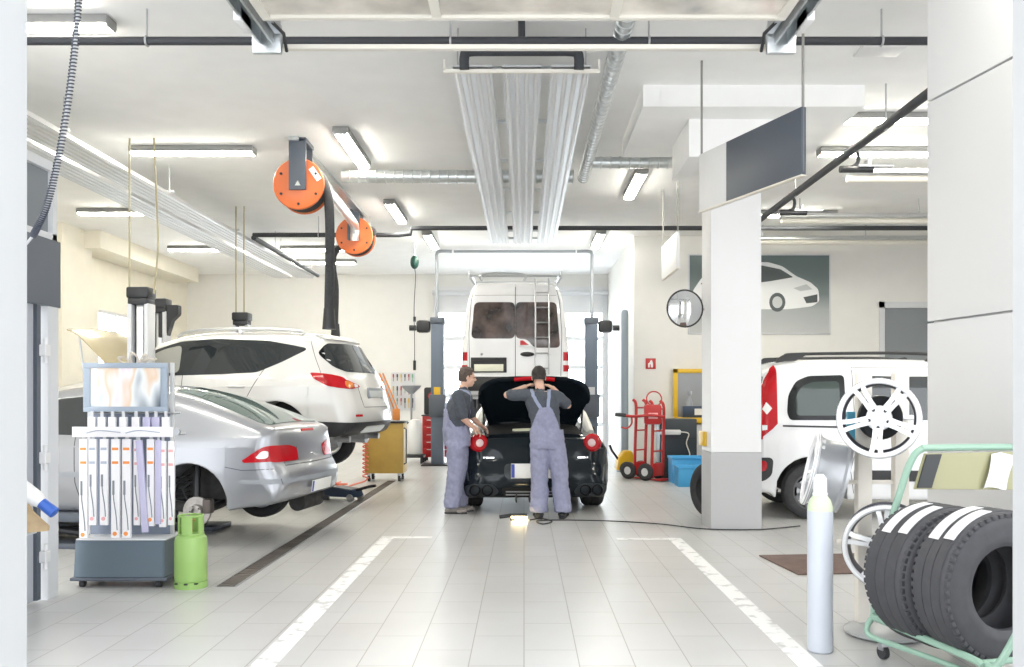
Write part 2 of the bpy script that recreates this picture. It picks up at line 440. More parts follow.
hp = MB().tube(catmull([(-.48, -.02, -.0), (-.48, -.03, .1), (-.44, -.03, .15), (-.2, -.03, .155), (.2, -.03, .155), (.44, -.03, .15), (.48, -.03, .1), (.48, -.02, 0)], 5), .042, 12)
hp.build('header_pipe', M_dpipe, rp)
hb = MB().bx(-.66, .66, -.015, .02, -.02, .01); hb.bx(-.66, -.645, -.015, .015, 0, .09); hb.bx(.645, .66, -.015, .015, 0, .09)
hb.build('end_bar', M_cream_metal, rp)
MB().tube([(0, -.03, .19), (0, -.03, CEIL-4.2-.001)], .03, 10).build('riser', M_dpipe, rp)

rq = thing('radiant_ceiling_panel', 'long ribbed aluminium ceiling panel over the cars on the left side', 'heating panel', (-5.3, 6.0, 4.2))
for x in (-.46, .05): panel_strip(x, x+.41, 0, 14.5, 0, 5).build('strip', M_rib, rq, smooth=50)
for y in (.5, 3.4, 6.2, 9, 11.8, 14.3):
    MB().bx(-.5, .5, y-.02, y+.02, .052, .085).build('crossbar', M_galv, rq)
    for x in (-.44, .44): MB().cyl((x, y, .08), (x, y, CEIL-4.2-.001), .007, 8).build('hanger_rod', M_steel, rq)

def spiral_duct(a, b, r, pitch=.12):
    a = Vector(a); b = Vector(b); L = (b-a).length; n = int(L/pitch)
    prof = []
    for k in range(n):
        z = k*pitch; prof += [(r, z), (r, z+pitch*.8), (r+.008, z+pitch*.86), (r+.008, z+pitch*.94)]
    prof = [(0, 0)]+prof+[(r, n*pitch), (0, n*pitch)]
    q = Vector((0, 0, 1)).rotation_difference((b-a).normalized())
    return MB().lathe(prof, Matrix.Translation(a) @ q.to_matrix().to_4x4(), 20)
solo('spiral_duct', spiral_duct((.80, 6.9, 4.42), (.80, 12.1, 4.42), .07), M_galv, 'galvanised spiral duct running away along the right of the ribbed ceiling panel', 'duct', 'spiral ducts')
solo('spiral_duct', spiral_duct((-2.45, 12.0, 4.42), (.74, 12.0, 4.42), .085), M_galv, 'galvanised spiral duct crossing from the near orange reel to behind the ribbed panel', 'duct', 'spiral ducts')
solo('spiral_duct', spiral_duct((.86, 11.2, 4.40), (2.7, 11.2, 4.40), .07), M_galv, 'short galvanised spiral duct crossing right towards the boxed column head', 'duct', 'spiral ducts')

def pipe_run(label, pts, r, rods=(), group='dark pipes under the ceiling', joints=()):
    t = thing('ceiling_pipe', label, 'pipe', pts[0], 0, group)
    o = Vector(pts[0])
    MB().tube([Vector(p)-o for p in pts], r, 12).build('pipe', M_dpipe, t)
    for p in rods:
        q = Vector(p)-o
        h = MB().cyl(q, (q.x, q.y, CEIL-o.z-.001), .008, 8); h.torus(r+.006, .009, Matrix.Translation(q) @ Matrix.Rotation(PI/2, 4, 'Y'), 20, 6)
        h.build('hanger', M_steel, t)
    return t
pz = 4.358
pipe_run('long dark lagged pipe crossing the ceiling right behind the raised shutter', [(-5.2, 7.27, pz), (3.6, 7.27, pz)], .034, [(-3.08, 7.27, pz), (-.6, 7.27, pz), (1.02, 7.27, pz), (2.92, 7.27, pz)])
pipe_run('dark pipe running away along the ceiling over the white van on the right', [(3.66, 6.9, 4.2), (3.66, 15.5, 4.2)], .045, [(3.66, 9, 4.2), (3.66, 12, 4.2), (3.66, 14, 4.2)])
pipe_run('dark pipe crossing the back of the hall under the ceiling', [(-4.75, 15.6, 4.29), (-2.2, 15.6, 4.29), (-1.99, 15.6, 4.31), (-1.97, 15.6, 4.40), (-1.8, 15.6, 4.41), (7.5, 15.6, 4.41)], .04, [(-3.6, 15.6, 4.29), (-2.7, 15.6, 4.29), (3.2, 15.6, 4.41)])
pipe_run('dark pipe running away from the reels towards the back left wall', [(-4.75, 15.64, 4.25), (-4.75, 20.5, 4.25)], .045, [(-4.75, 17, 4.25)])
# valve groups under the right pipe
for lab, y in (('nearer of two dark valve sets hanging on the right ceiling pipe', 10.2), ('farther of two dark valve sets hanging on the right ceiling pipe', 12.6)):
    t = thing('valve_set', lab, 'valve', (3.72, y, 4.08), 0, 'valve sets on the right pipe')
    MB().tube(catmull([(-.05, 0, .09), (-.05, -.06, .16), (.08, -.06, .16), (.1, 0, .05), (.02, 0, 0)], 5), .022, 8).build('loop_pipe', M_dpipe, t)
    MB().cyl((-.1, 0, -.02), (.28, 0, -.02), .04, 12).build('valve_body', M_black, t)
    MB().bx(.1, .5, -.05, .05, .0, .02).bx(.2, .22, -.05, .05, .02, .08).build('bracket', M_steel, t)
    MB().cyl((.05, -.06, .16), (.05, -.06, .22), .02, 8).cyl((.05, -.06, .22), (.05, -.06, .235), .045, 12).build('handwheel', mat('red_paint', (.45, .02, .02), .35), t)
# radiant tubes on the right
for lab, y, z in (('nearer long pale heating tube under the ceiling on the right', 11.3, 4.22), ('middle long pale heating tube under the ceiling on the right', 14.2, 4.26), ('farther long pale heating tube under the ceiling on the right', 16.4, 4.3)):
    t = thing('heating_tube', lab, 'heating tube', (4.1, y, z), 0, 'pale heating tubes')
    MB().cyl((0, 0, 0), (4.9, 0, 0), .045, 12).build('tube', M_cream_metal, t)
    MB().prism([(-.12, .05), (-.06, .1), (.06, .1), (.12, .05), (.12, .06), (.06, .115), (-.06, .115), (-.12, .06)], (0, 4.9), Matrix(((0, 0, 1, 0), (1, 0, 0, 0), (0, 1, 0, 0), (0, 0, 0, 1)))).build('reflector', M_alu, t)
    for x in (.3, 2.2, 4.4): MB().cyl((x, 0, .1), (x, 0, CEIL-z-.001), .01, 8).build('hanger_rod', M_steel, t)
# small ceiling hatch
solo('ceiling_vent', MB().bx(3.05, 3.45, 8.0, 8.25, CEIL-.02, CEIL-.0005, .004), M_white, 'small flat white ceiling vent near the right pillar', 'vent')
# wires hanging to the lifts
M_wire = mat('brass_wire', (.42, .37, .24), .5, .3)
# ---------------------------------------------------------------- raised sectional shutter
sd = thing('sectional_door', 'raised sectional shutter with glossy panes lying under the ceiling above the doorway', 'shutter', (0, 5.66, 3.86))
for i in range(4):
    y1 = -i*.56; y0 = y1-.55
    if i == 0: pass
    fr = MB(); fr.bx(-1.66, 1.66, y1-.05, y1, -.02, .03, .006); fr.bx(-1.66, 1.66, y0, y0+.045, -.02, .03, .006)
    for x in (-1.66, -.58, .54, 1.60): fr.bx(x, x+.06, y0+.044, y1-.049, -.018, .028)
    fr.build('frame', M_cream_metal, sd)
    for x0, x1 in ((-1.6, -.58), (-.52, .54), (.6, 1.6)):
        MB().bx(x0, x1, y0+.045, y1-.05, .0, .012).build('pane', MATS.get('acrylic') or mat('acrylic', (.62, .58, .52), .12, spec=.9, noise=.35, nscale=2.2), sd)
MB().tube([(-1.2, .03, .06), (1.2, .03, .06)], .012, 8).build('torsion_bar', M_steel, sd)
def track(sx, label):
    t = thing('door_track', label, 'door track', (sx*1.76, 6.2, 3.9), 0, 'steel tracks of the raised shutter')
    m = MB(); m.bx(-.05, -.035, -2.95, .0, -.04, .1); m.bx(.035, .05, -2.95, 0, -.04, .1); m.bx(-.05, .05, -2.95, 0, .085, .1); m.build('rail', M_galv, t)
    m = MB(); m.bx(-.085*sx-.02, -.085*sx+.02, -2.95, -.15, .02, .12); m.build('cable_rail', M_steel, t)
    m = MB(); m.box((0, -.1, .0), (.2, .05, .2), .01); m.build('end_plate', M_galv, t)
    MB().cyl((-.09, -.05, .02), (.09, -.05, .02), .05, 14).build('pulley', M_black, t)
    MB().tube([(sx*-.06, -.4, .05), (sx*-.14, -.2, 0), (sx*-.12, -.05, -.06)], .012, 8).build('cable', M_black, t)
    MB().box((.06*sx, -.45, -.01), (.05, .22, .1), .008).build('cover', M_white, t)
    for y in (-.3, -2.2): MB().bx(-.02, .02, y-.02, y+.02, .1, CEIL-3.9-.001).build('hanger', M_galv, t)
track(-1, 'steel shutter track running to the left end of the cream crossbar')
track(1, 'steel shutter track running to the right end of the cream crossbar')
solo('crossbar', MB().bx(-1.72, 1.72, 6.16, 6.21, 3.862, 3.894, .004), M_cream_metal, 'cream metal crossbar joining the two shutter tracks below the dark pipe', 'bar')
# ---------------------------------------------------------------- hanging signs
def sign(label, px0, y0, px1, y1, z0, z1, mats, split, group=None):
    a = Vector(((px0-CX)/FPX*y0, y0, 0)); b = Vector(((px1-CX)/FPX*y1, y1, 0))
    d = (b-a); L = d.length; rz = math.atan2(d.y, d.x)
    t = thing('hanging_sign', label, 'sign', (a.x, a.y, z0), rz, group)
    MB().box((L*split/2, 0, (z1-z0)/2), (L*split-.004, .045, z1-z0), .004).build('panel', mats[0], t)
    if split < 1: MB().box((L*(1+split)/2, 0, (z1-z0)/2), (L*(1-split)-.004, .045, z1-z0), .004).build('panel', mats[1], t)
    for x in (.012, L-.012): MB().cyl((x, 0, .02 if split < 1 else z1-z0-.005), (x, 0, CEIL-z0-.001), .011, 8).build('rod', mat('rod_grey', (.26, .25, .24), .5), t)
    fr = MB(); fr.bx(0, L, -.026, .026, -.012, 0); fr.build('edge_strip', M_cream_metal, t)
    return t
yb = 7.0; ya = yb*1.2
sign('big hanging sign board in beige and dark grey in front of the column', 701, ya, 804, yb, EYE+185.5/FPX*ya, EYE+242/FPX*ya, (M_pale, M_dgrey), .3)
sign('narrow white hanging sign on two rods left of the column', 678, 12.3, 663, 13.6, 3.24, 3.74, (M_white,), 1)
# ================================================================ CAR BUILDER
def arc_pts(cx, cz, r, a0, a1, n=14):
    return [(cx+r*math.cos(math.radians(a0+(a1-a0)*i/n)), cz+r*math.sin(math.radians(a0+(a1-a0)*i/n))) for i in range(n+1)]
class Body:
    """body shell from a side outline (x back to front, z) with edge rounding r and crown c, and a half-width function"""
    def __init__(s, prof, W, spine, N=260, K=16, M=12, it=2):
        # prof entries (x, z, r, c) ; 'S' in 5th place = keep exact (no corner cutting)
        pts = []
        n = len(prof); P_ = prof
        cur = []
        # corner cutting of runs of non-sharp points
        def cut(pts):
            out = []; n = len(pts)
            for i in range(n):
                a = pts[i]; b = pts[(i+1) % n]
                if a[4]: out.append(a)
                else: out.append(tuple(.75*p+.25*q for p, q in zip(a[:4], b[:4]))+(0,))
                if not b[4]: out.append(tuple(.25*p+.75*q for p, q in zip(a[:4], b[:4]))+(0,))
            return out
        pts = [tuple(p[:4])+((1,) if len(p) > 4 else (0,)) for p in prof]
        for _ in range(it): pts = cut(pts)
        A = np.array([p[:4] for p in pts]); B = np.roll(A, -1, 0)
        seg = np.hypot(B[:, 0]-A[:, 0], B[:, 1]-A[:, 1]); cum = np.concatenate([[0], np.cumsum(seg)])
        t = np.linspace(0, cum[-1], N, endpoint=False)
        Q = np.empty((N, 4)); A2 = np.vstack([A, A[:1]])
        for c in range(4): Q[:, c] = np.interp(t, cum, A2[:, c])
        # smooth r and c
        for c in (2, 3):
            for _ in range(2): Q[:, c] = (np.roll(Q[:, c], 1)+Q[:, c]*2+np.roll(Q[:, c], -1))/4
        xs0, xs1, zs = spine
        S = np.stack([np.clip(Q[:, 0], xs0, xs1), np.array([zs(x) if callable(zs) else zs for x in np.clip(Q[:, 0], xs0, xs1)])], 1)
        tk = [(k/K)**1.7 for k in range(K+1)]
        a0 = Q[:, :2]; b0 = np.roll(a0, -1, 0); ab = b0-a0; L2 = (ab**2).sum(1)+1e-12
        vs = []
        ring = []
        for k, tt in enumerate(tk):
            R = a0*(1-tt)+S*tt
            # distance to outline
            d = np.full(N, 9.); idx = np.zeros(N, int)
            if k:
                for i in range(N):
                    ap = R[i]-a0; h = np.clip((ap*ab).sum(1)/L2, 0, 1); dd = np.hypot(*(ap-ab*h[:, None]).T)
                    j = dd.argmin(); d[i] = dd[j]; idx[i] = j
                # blend r over neighbours weighted by closeness
                r = Q[idx, 2]
            else: d[:] = 0; r = Q[:, 2]
            y = []
            for i in range(N):
                w = W(R[i][0], R[i][1]); q = r[i]
                if d[i] < q: w = w-q+math.sqrt(max(0, q*q-(q-d[i])**2))
                y.append(w)
            ring.append((R, y))
        bm = bmesh.new(); rows = {}
        for sgn in (1, -1):
            for k in range(K+1):
                R, y = ring[k]
                rows[sgn, k] = [bm.verts.new((R[i][0], sgn*y[i], R[i][1])) for i in range(N)]
        R, y = ring[0]
        nrm = np.stack([np.roll(a0, -1, 0)[:, 1]-np.roll(a0, 1, 0)[:, 1], -(np.roll(a0, -1, 0)[:, 0]-np.roll(a0, 1, 0)[:, 0])], 1)
        nrm /= (np.hypot(nrm[:, 0], nrm[:, 1])[:, None]+1e-9)
        area = .5*np.sum(a0[:, 0]*np.roll(a0[:, 1], -1)-np.roll(a0[:, 0], -1)*a0[:, 1])
        if area < 0: nrm = -nrm
        strip = [rows[1, 0]]
        for m in range(1, M):
            f = 1-2*m/M
            strip.append([bm.verts.new((R[i][0]+nrm[i][0]*Q[i, 3]*(1-f*f), y[i]*f, R[i][1]+nrm[i][1]*Q[i, 3]*(1-f*f))) for i in range(N)])
        strip.append(rows[-1, 0])
        def q(a, b, c, d):
            try: bm.faces.new((a, b, c, d))
            except ValueError: pass
        for i in range(N):
            j = (i+1) % N
            for sgn in (1, -1):
                for k in range(K): q(rows[sgn, k][i], rows[sgn, k][j], rows[sgn, k+1][j], rows[sgn, k+1][i])
            for m in range(M): q(strip[m][i], strip[m][j], strip[m+1][j], strip[m+1][i])
        bmesh.ops.remove_doubles(bm, verts=bm.verts[:], dist=2e-3)
        bmesh.ops.recalc_face_normals(bm, faces=bm.faces[:])
        s.me = bpy.data.meshes.new('body'); bm.to_mesh(s.me)
        s.bvh = BVHTree.FromBMesh(bm); bm.free()
        s.me.polygons.foreach_set('use_smooth', [True]*len(s.me.polygons)); s.me.set_sharp_from_angle(angle=math.radians(42))
    def obj(s, m, root, name='body'):
        o = bpy.data.objects.new(name, s.me); COL.objects.link(o); o.data.materials.append(m); o.parent = root; return o
    def cast(s, u, v, view):
        o, d = {'L': ((u, 5, v), (0, -1, 0)), 'R': ((u, -5, v), (0, 1, 0)), 'rear': ((-5, u, v), (1, 0, 0)), 'front': ((12, u, v), (-1, 0, 0))}.get(view, ((u, v, 6), (0, 0, -1)))
        return s.bvh.ray_cast(Vector(o), Vector(d))[:2]
    def hit(s, u, v, view):
        if view == 'L': o, d = Vector((u, 5, v)), Vector((0, -1, 0))
        elif view == 'R': o, d = Vector((u, -5, v)), Vector((0, 1, 0))
        elif view == 'rear': o, d = Vector((-5, u, v)), Vector((1, 0, 0))
        elif view == 'front': o, d = Vector((12, u, v)), Vector((-1, 0, 0))
        else: o, d = Vector((u, v, 6)), Vector((0, 0, -1))
        p, n, _, _ = s.bvh.ray_cast(o, d)
        if p is None: p, n, _, _ = s.bvh.find_nearest(o+d*(4 if view != 'front' else 8))
        return p, n
    def decal(s, poly, view, name, m, parent, off=.004, res=.05, depth=.012, label=None):
        # dense boundary
        bd = []
        n = len(poly)
        for i in range(n):
            a = Vector(poly[i]); b = Vector(poly[(i+1) % n]); k = max(1, int((b-a).length/res))
            for j in range(k): bd.append(a+(b-a)*(j/k))
        xs = [p[0] for p in bd]; zs = [p[1] for p in bd]
        inner = []
        def inside(x, z):
            c = False
            for i in range(len(bd)):
                x1, z1 = bd[i]; x2, z2 = bd[i-1]
                if (z1 > z) != (z2 > z) and x < (x2-x1)*(z-z1)/(z2-z1)+x1: c = not c
            return c
        gx = min(xs)+res/2
        while gx < max(xs):
            gz = min(zs)+res/2
            while gz < max(zs):
                if inside(gx, gz) and min((gx-p[0])**2+(gz-p[1])**2 for p in bd) > (res*.4)**2: inner.append(Vector((gx, gz)))
                gz += res
            gx += res
        nb = len(bd)
        V, E, Fc, *_ = delaunay_2d_cdt(bd+inner, [], [list(range(nb))], 1, 1e-6)
        cu = sum(p[0] for p in bd)/nb; cv = sum(p[1] for p in bd)/nb
        dr_ = {'L': Vector((0, -1, 0)), 'R': Vector((0, 1, 0)), 'rear': Vector((1, 0, 0)), 'front': Vector((-1, 0, 0))}.get(view, Vector((0, 0, -1)))
        H = []
        for v in V:
            tu, tv = (0, v[1]) if view == 'rear' else (cu, cv)
            for q in range(40):
                f = q/40; u_, v_ = v[0]+(tu-v[0])*f, v[1]+(tv-v[1])*f
                h = s.cast(u_, v_, view)
                if h[0] is not None and h[1].dot(dr_) < -.16: break
            H.append(h if h[0] is not None else s.hit(v[0], v[1], view))
        mb = MB(); k = len(V)
        out = [p+nn*off for p, nn in H]; inn = [p-nn*depth for p, nn in H]
        mb.v = out+inn; mb.f = [list(f) for f in Fc]
        # skirt on boundary edges
        cnt = {}
        for f in Fc:
            for i in range(len(f)):
                e = (f[i], f[(i+1) % len(f)]); kk = tuple(sorted(e)); cnt.setdefault(kk, []).append(e)
        for kk, es in cnt.items():
            if len(es) == 1: a, b = es[0]; mb.f.append([b, a, a+k, b+k])
        mb.f += [[i+k for i in f][::-1] for f in Fc]
        o = mb.build(name, m, parent, smooth=40)
        if label: o['label'] = label
        return o
    def both(s, poly, name, m, parent, **kw):
        return s.decal(poly, 'L', name, m, parent, **kw), s.decal(poly, 'R', name, m, parent, **kw)
    def line(s, pts, view, name, m, parent, w=.008, off=.0015, close=False):
        # thin groove strip following the surface
        pts = [Vector(p) for p in pts]; dense = []
        for a, b in zip(pts, pts[1:]+(pts[:1] if close else [])):
            k = max(1, int((b-a).length/.04))
            for j in range(k): dense.append(a+(b-a)*(j/k))
        dense.append(pts[0] if close else pts[-1])
        mb = MB(); c = []
        for i, p in enumerate(dense):
            d = (dense[min(i+1, len(dense)-1)]-dense[max(i-1, 0)])
            d = d.normalized() if d.length else Vector((1, 0)); nn = Vector((-d.y, d.x))*w/2
            for q in (p+nn, p-nn):
                h, hn = s.hit(q.x, q.y, view); c.append((h+hn*off, h-hn*.006))
        m_ = len(dense)
        for a, b in c: mb.v += [a]
        for a, b in c: mb.v += [b]
        k = 2*m_
        for i in range(m_-1):
            a, b, c_, d_ = 2*i, 2*i+1, 2*i+3, 2*i+2
            mb.f += [[a, b, c_, d_], [a, d_, d_+k, a+k], [b, b+k, c_+k, c_]]
        mb.f += [[0, k, 1+k, 1], [2*m_-2, 2*m_-1, 2*m_-1+k, 2*m_-2+k]]
        return mb.build(name, m, parent, smooth=40)

def interp(tab):
    xs = [t[0] for t in tab]; ys = [t[1] for t in tab]
    def f(x):
        if x <= xs[0]: return ys[0]
        for i in range(1, len(xs)):
            if x <= xs[i]:
                t = (x-xs[i-1])/(xs[i]-xs[i-1]); t = t*t*(3-2*t) if len(tab) > 2 else t
                return ys[i-1]+(ys[i]-ys[i-1])*t
        return ys[-1]
    return f
def lin(tab):
    xs = [t[0] for t in tab]; ys = [t[1] for t in tab]
    def f(x):
        if x <= xs[0]: return ys[0]
        for i in range(1, len(xs)):
            if x <= xs[i]: return ys[i-1]+(ys[i]-ys[i-1])*(x-xs[i-1])/(xs[i]-xs[i-1])
        return ys[-1]
    return f
def rnd(poly, it=1, r=.07):
    # fillet the corners of an outline
    out = []; n = len(poly)
    for i in range(n):
        a = Vector(poly[i-1]); b = Vector(poly[i]); c = Vector(poly[(i+1) % n])
        la, lc = (a-b).length, (c-b).length
        if la < 1e-6 or lc < 1e-6: continue
        q = min(r, .42*la, .42*lc); p0 = b+(a-b)*(q/la); p1 = b+(c-b)*(q/lc)
        for k in range(6):
            t = k/5; out.append(tuple(p0*(1-t)**2+b*2*t*(1-t)+p1*t*t))
    return out
M_glass = mat('dark_car_glass', (.018, .022, .024), .04, spec=.9)
M_glass2 = mat('green_car_glass', (.10, .15, .14), .05, spec=.9)
M_redl = mat('red_lamp', (.46, .008, .014), .15, spec=.4)
M_orange = mat('amber_lamp', (.75, .20, .02), .12, spec=.7, coat=.5)
M_clear = mat('clear_lamp', (.80, .80, .80), .1, spec=.7, coat=.5)
M_tyre = mat('tyre_rubber', (.032, .032, .035), .7, noise=.15, nscale=25)
M_rim = mat('alloy_rim', (.62, .63, .65), .28, .8)
M_seam = mat('door_gap', (.07, .07, .075), .7)
M_trim = mat('black_trim', (.025, .026, .028), .5)
M_under = mat('underbody', (.035, .034, .033), .85, noise=.4, nscale=12)
M_chrome = mat('chrome', (.8, .8, .82), .1, 1)
M_plate = mat('number_plate', (.82, .82, .80), .4)

def tyre_prof(R, w, rr):
    h = w/2
    return [(rr, -h*.86), (rr+.01, -h*.92), ((R+rr)/2, -h), (R-.03, -h*.93), (R-.008, -h*.78), (R, -h*.6), (R, -h*.34), (R-.008, -h*.32), (R-.008, -h*.26), (R, -h*.24), (R, -h*.04), (R-.008, -h*.03), (R-.008, h*.03), (R, h*.04), (R, h*.24), (R-.008, h*.26), (R-.008, h*.32), (R, h*.34), (R, h*.6), (R-.008, h*.78), (R-.03, h*.93), ((R+rr)/2, h), (rr+.01, h*.92), (rr, h*.86), (rr, -h*.86)]
MY = Matrix.Rotation(-PI/2, 4, 'X')     # lathe axis z -> +y
def wheel(root, x, y, z, R=.32, w=.2, spokes=5, rr=None, mrim=None):
    rr = rr or R*.64; sg = 1 if y > 0 else -1
    T = Matrix.Translation((x, y, z)) @ (MY if sg > 0 else Matrix.Rotation(PI/2, 4, 'X'))     # local +z points outwards
    t = MB().lathe(tyre_prof(R, w, rr), T, 40).build('wheel', M_tyre, root, smooth=30)
    h = w/2
    m = MB().lathe([(rr+.012, h*.9), (rr-.004, h*.92), (rr-.015, h*.72), (rr-.02, -h*.8), (rr+.01, -h*.86)], T, 36)
    m.lathe([(0, h*.62), (.055, h*.62), (.065, h*.5), (.07, h*.2), (0, h*.2)], T, 20)
    for k in range(spokes):
        a = 2*PI*k/spokes
        m.add([(math.cos(a)*q-math.sin(a)*b, math.sin(a)*q+math.cos(a)*b, c) for q, b, c in
               [(.04, -.035, h*.58), (.04, .035, h*.58), (rr-.012, .028, h*.78), (rr-.012, -.028, h*.78), (.04, -.035, h*.3), (.04, .035, h*.3), (rr-.012, .028, h*.5), (rr-.012, -.028, h*.5)]],
              [[0, 1, 2, 3], [7, 6, 5, 4], [0, 3, 7, 4], [1, 5, 6, 2], [3, 2, 6, 7], [0, 4, 5, 1]], T)
    m.build('rim', mrim or M_rim, t, smooth=30)
    MB().lathe([(0, h*.1), (rr*.75, h*.1), (rr*.75, h*.02), (0, h*.02)], T, 24).build('brake_disc', M_steel, t)
    return t
def underbody(root, x0, x1, z0, z1, y, arches=()):
    m = MB().bx(x0, x1, -y, y, z0, z1, .03); o = m.build('underbody', M_under, root); return o
def handle(body, root, x, z, m, view, L=.2):
    p, n = body.hit(x, z, view)
    mb = MB(); q = Matrix.Translation(p+n*.018)
    mb.box((0, 0, 0), (L, .022, .03), .009, M=q); mb.box((-L*.4, -n.y*.012, 0), (.03, .03, .025), .004, M=q); mb.box((L*.4, -n.y*.012, 0), (.03, .03, .025), .004, M=q)
    return mb.build('door_handle', m, root)
def mirror(body, root, x, z, m, sg):
    p, n = body.hit(x, z, 'L' if sg > 0 else 'R')
    mb = MB().ell(p+Vector((0.0, sg*.13, .02)), (.07, .11, .075)); mb.box(p+Vector((0, sg*.03, -.01)), (.05, .1, .03), .01)
    o = mb.build('wing_mirror', m, root)
    MB().ell(p+Vector((-.055, sg*.13, .02)), (.02, .085, .055)).build('glass', M_glass, o)
    return o
def plate(root, x, y, z, w, h, tilt=0, m=None, band=True):
    o = MB().box((0, 0, 0), (.008, w, h), .003, M=Matrix.Translation((x, y, z)) @ Matrix.Rotation(tilt, 4, 'Y')).build('number_plate', m or M_plate, root)
    if band: MB().box((-.0045, w*.46, 0), (.003, w*.07, h*.92), M=Matrix.Translation((x, y, z)) @ Matrix.Rotation(tilt, 4, 'Y')).build('blue_band', mat('plate_blue', (.02, .05, .35), .4), o)
    return o
# ================================================================ SILVER HATCHBACK (wheel off, slightly raised)
M_silver = mat('silver_car_paint', (.34, .35, .375), .28, .5, coat=.6)
def laguna():
    loc = Vector((-2.14, 9.15, .13)); rz = math.radians(172)
    t = thing('hatchback_car', 'silver hatchback with its near rear wheel taken off, raised a little beside the green cylinder', 'car', loc, rz)
    ra, rb = .92, 3.67
    pr = [(.10, .30, .06, .0), (.02, .38, .16, .03), (0, .50, .24, .05), (.015, .60, .24, .05), (.06, .655, .22, .04), (.085, .72, .22, .04), (.10, .85, .20, .04), (.11, .97, .16, .03), (.13, 1.01, .10, .015), (.20, 1.035, .10, .015),
          (.55, 1.17, .12, .03), (.95, 1.31, .13, .035), (1.35, 1.40, .14, .035), (1.9, 1.43, .14, .03), (2.4, 1.41, .14, .03), (2.75, 1.34, .14, .04), (3.2, 1.1, .12, .05), (3.42, .97, .12, .04), (3.9, .90, .16, .03), (4.3, .80, .2, .03), (4.5, .68, .25, .05), (4.58, .5, .28, .06), (4.55, .32, .2, .05), (4.4, .22, .06, 0)]
    pr += [(x, z, .012, 0, 1) for x, z in arc_pts(rb, .32, .37, -12, 192)] + [(3.2, .21, .05, 0), (1.4, .21, .05, 0)] + [(x, z, .012, 0, 1) for x, z in arc_pts(ra, .32, .37, -12, 192)] + [(.42, .27, .05, 0)]
    pl = interp([(0, .83), (.9, .885), (3.3, .885), (4.58, .80)])
    sec = lin([(.2, .95), (.45, .995), (.62, 1.0), (.84, .985), (.93, .955), (1.2, .80), (1.45, .66)])
    B = Body(pr, lambda x, z: pl(x)*sec(z), (.45, 4.1, lambda x: .84 if x < 3 else .84-.06*(x-3)))
    b = B.obj(M_silver, t)
    underbody(t, .75, 4.25, .3, .7, .46)
    # windows
    B.decal(rnd([(.23, .60), (.30, .66), (.75, .585), (1.24, .45), (1.30, .38), (1.30, -.38), (1.24, -.45), (.75, -.585), (.30, -.66), (.23, -.60)], 1), 'top', 'rear_window', M_glass2, t, res=.06, off=.005)
    sw = [(1.42, .955), (2.0, .95), (3.15, .965), (2.80, 1.19), (2.5, 1.29), (1.9, 1.345), (1.55, 1.32), (1.38, 1.2), (1.28, 1.05)]
    for v in 'LR':
        B.decal(rnd(sw, 1), v, 'side_window', M_glass, t)
        B.line([(2.12, 1.34), (2.1, .95), (2.08, .5), (2.02, .28)], v, 'door_seam', M_seam, t)
        B.line([(1.3, 1.27), (1.22, 1.1), (1.12, .85), (1.32, .55), (1.34, .28)], v, 'door_seam', M_seam, t)
        B.decal([(1.36, .55), (3.2, .55), (3.2, .60), (1.36, .60)], v, 'side_strip', M_mgrey, t, off=.012)
        handle(B, t, 1.5, .82, M_silver, v); handle(B, t, 2.45, .82, M_silver, v)
        mirror(B, t, 3.0, .98, M_silver, 1 if v == 'L' else -1)
        # bumper seam & strip wrapping to the side
        B.line([(.12, .64), (.40, .63), (.56, .66)], v, 'bumper_seam', M_seam, t, w=.006)
    B.decal([(4.0, .6), (3.62, .72), (3.62, -.72), (4.0, -.6)], 'top', 'bonnet_panel', M_silver, t, off=.002, res=.1)
    B.decal(rnd([(3.32, .58), (2.78, .50), (2.78, -.50), (3.32, -.58)], 1), 'top', 'windscreen', M_glass, t, res=.08)
    # tail lamps: wrap round the corner -> one piece seen from rear, one from the side
    for sg in (1, -1):
        L = B.decal(rnd([(sg*.34, .70), (sg*.34, .82), (sg*.50, .855), (sg*.80, .86), (sg*.80, .70)], 1), 'rear', 'tail_lamp', M_redl, t, off=.007, res=.035)
        S = B.decal(rnd([(.10, .71), (.10, .86), (.20, .855), (.40, .72), (.38, .70)], 1), 'L' if sg > 0 else 'R', 'tail_lamp', M_redl, t, off=.007, res=.035)
        B.decal(rnd([(.17, .74), (.17, .81), (.22, .81), (.27, .75), (.25, .735)], 1), 'L' if sg > 0 else 'R', 'lens', M_clear, S, off=.011, res=.03)
    B.decal(rnd([(-.16, .975), (-.16, 1.0), (.16, 1.0), (.16, .975)], 1), 'rear', 'brake_lamp', M_redl, t, off=.006, res=.03)
    B.decal([(-.74, .50), (-.74, .545), (.74, .545), (.74, .50)], 'rear', 'bumper_strip', M_mgrey, t, off=.012)
    for v in 'LR': B.decal([(.06, .50), (.06, .545), (.40, .545), (.42, .50)], v, 'bumper_strip', M_mgrey, t, off=.012)
    B.line([(-.62, .66), (-.62, .70), (-.34, .70), (-.34, .83)], 'rear', 'tailgate_seam', M_seam, t, w=.007)
    B.line([(.62, .66), (.62, .70), (.34, .70), (.34, .83)], 'rear', 'tailgate_seam', M_seam, t, w=.007)
    B.line([(-.62, .665), (.62, .665)], 'rear', 'tailgate_seam', M_seam, t, w=.01)
    plate(t, -.062, 0, .43, .52, .115, -.12)
    lk = B.hit(.0, .74, 'rear')[0]
    MB().ell(lk, (.012, .05, .012)).build('badge', M_chrome, t)
    # exhaust silencer under the tail
    MB().cyl((.18, -.5, .24), (.18, .05, .24), .09, 18).cyl((.02, -.42, .24), (.18, -.42, .24), .025, 10).build('silencer', M_under, t)
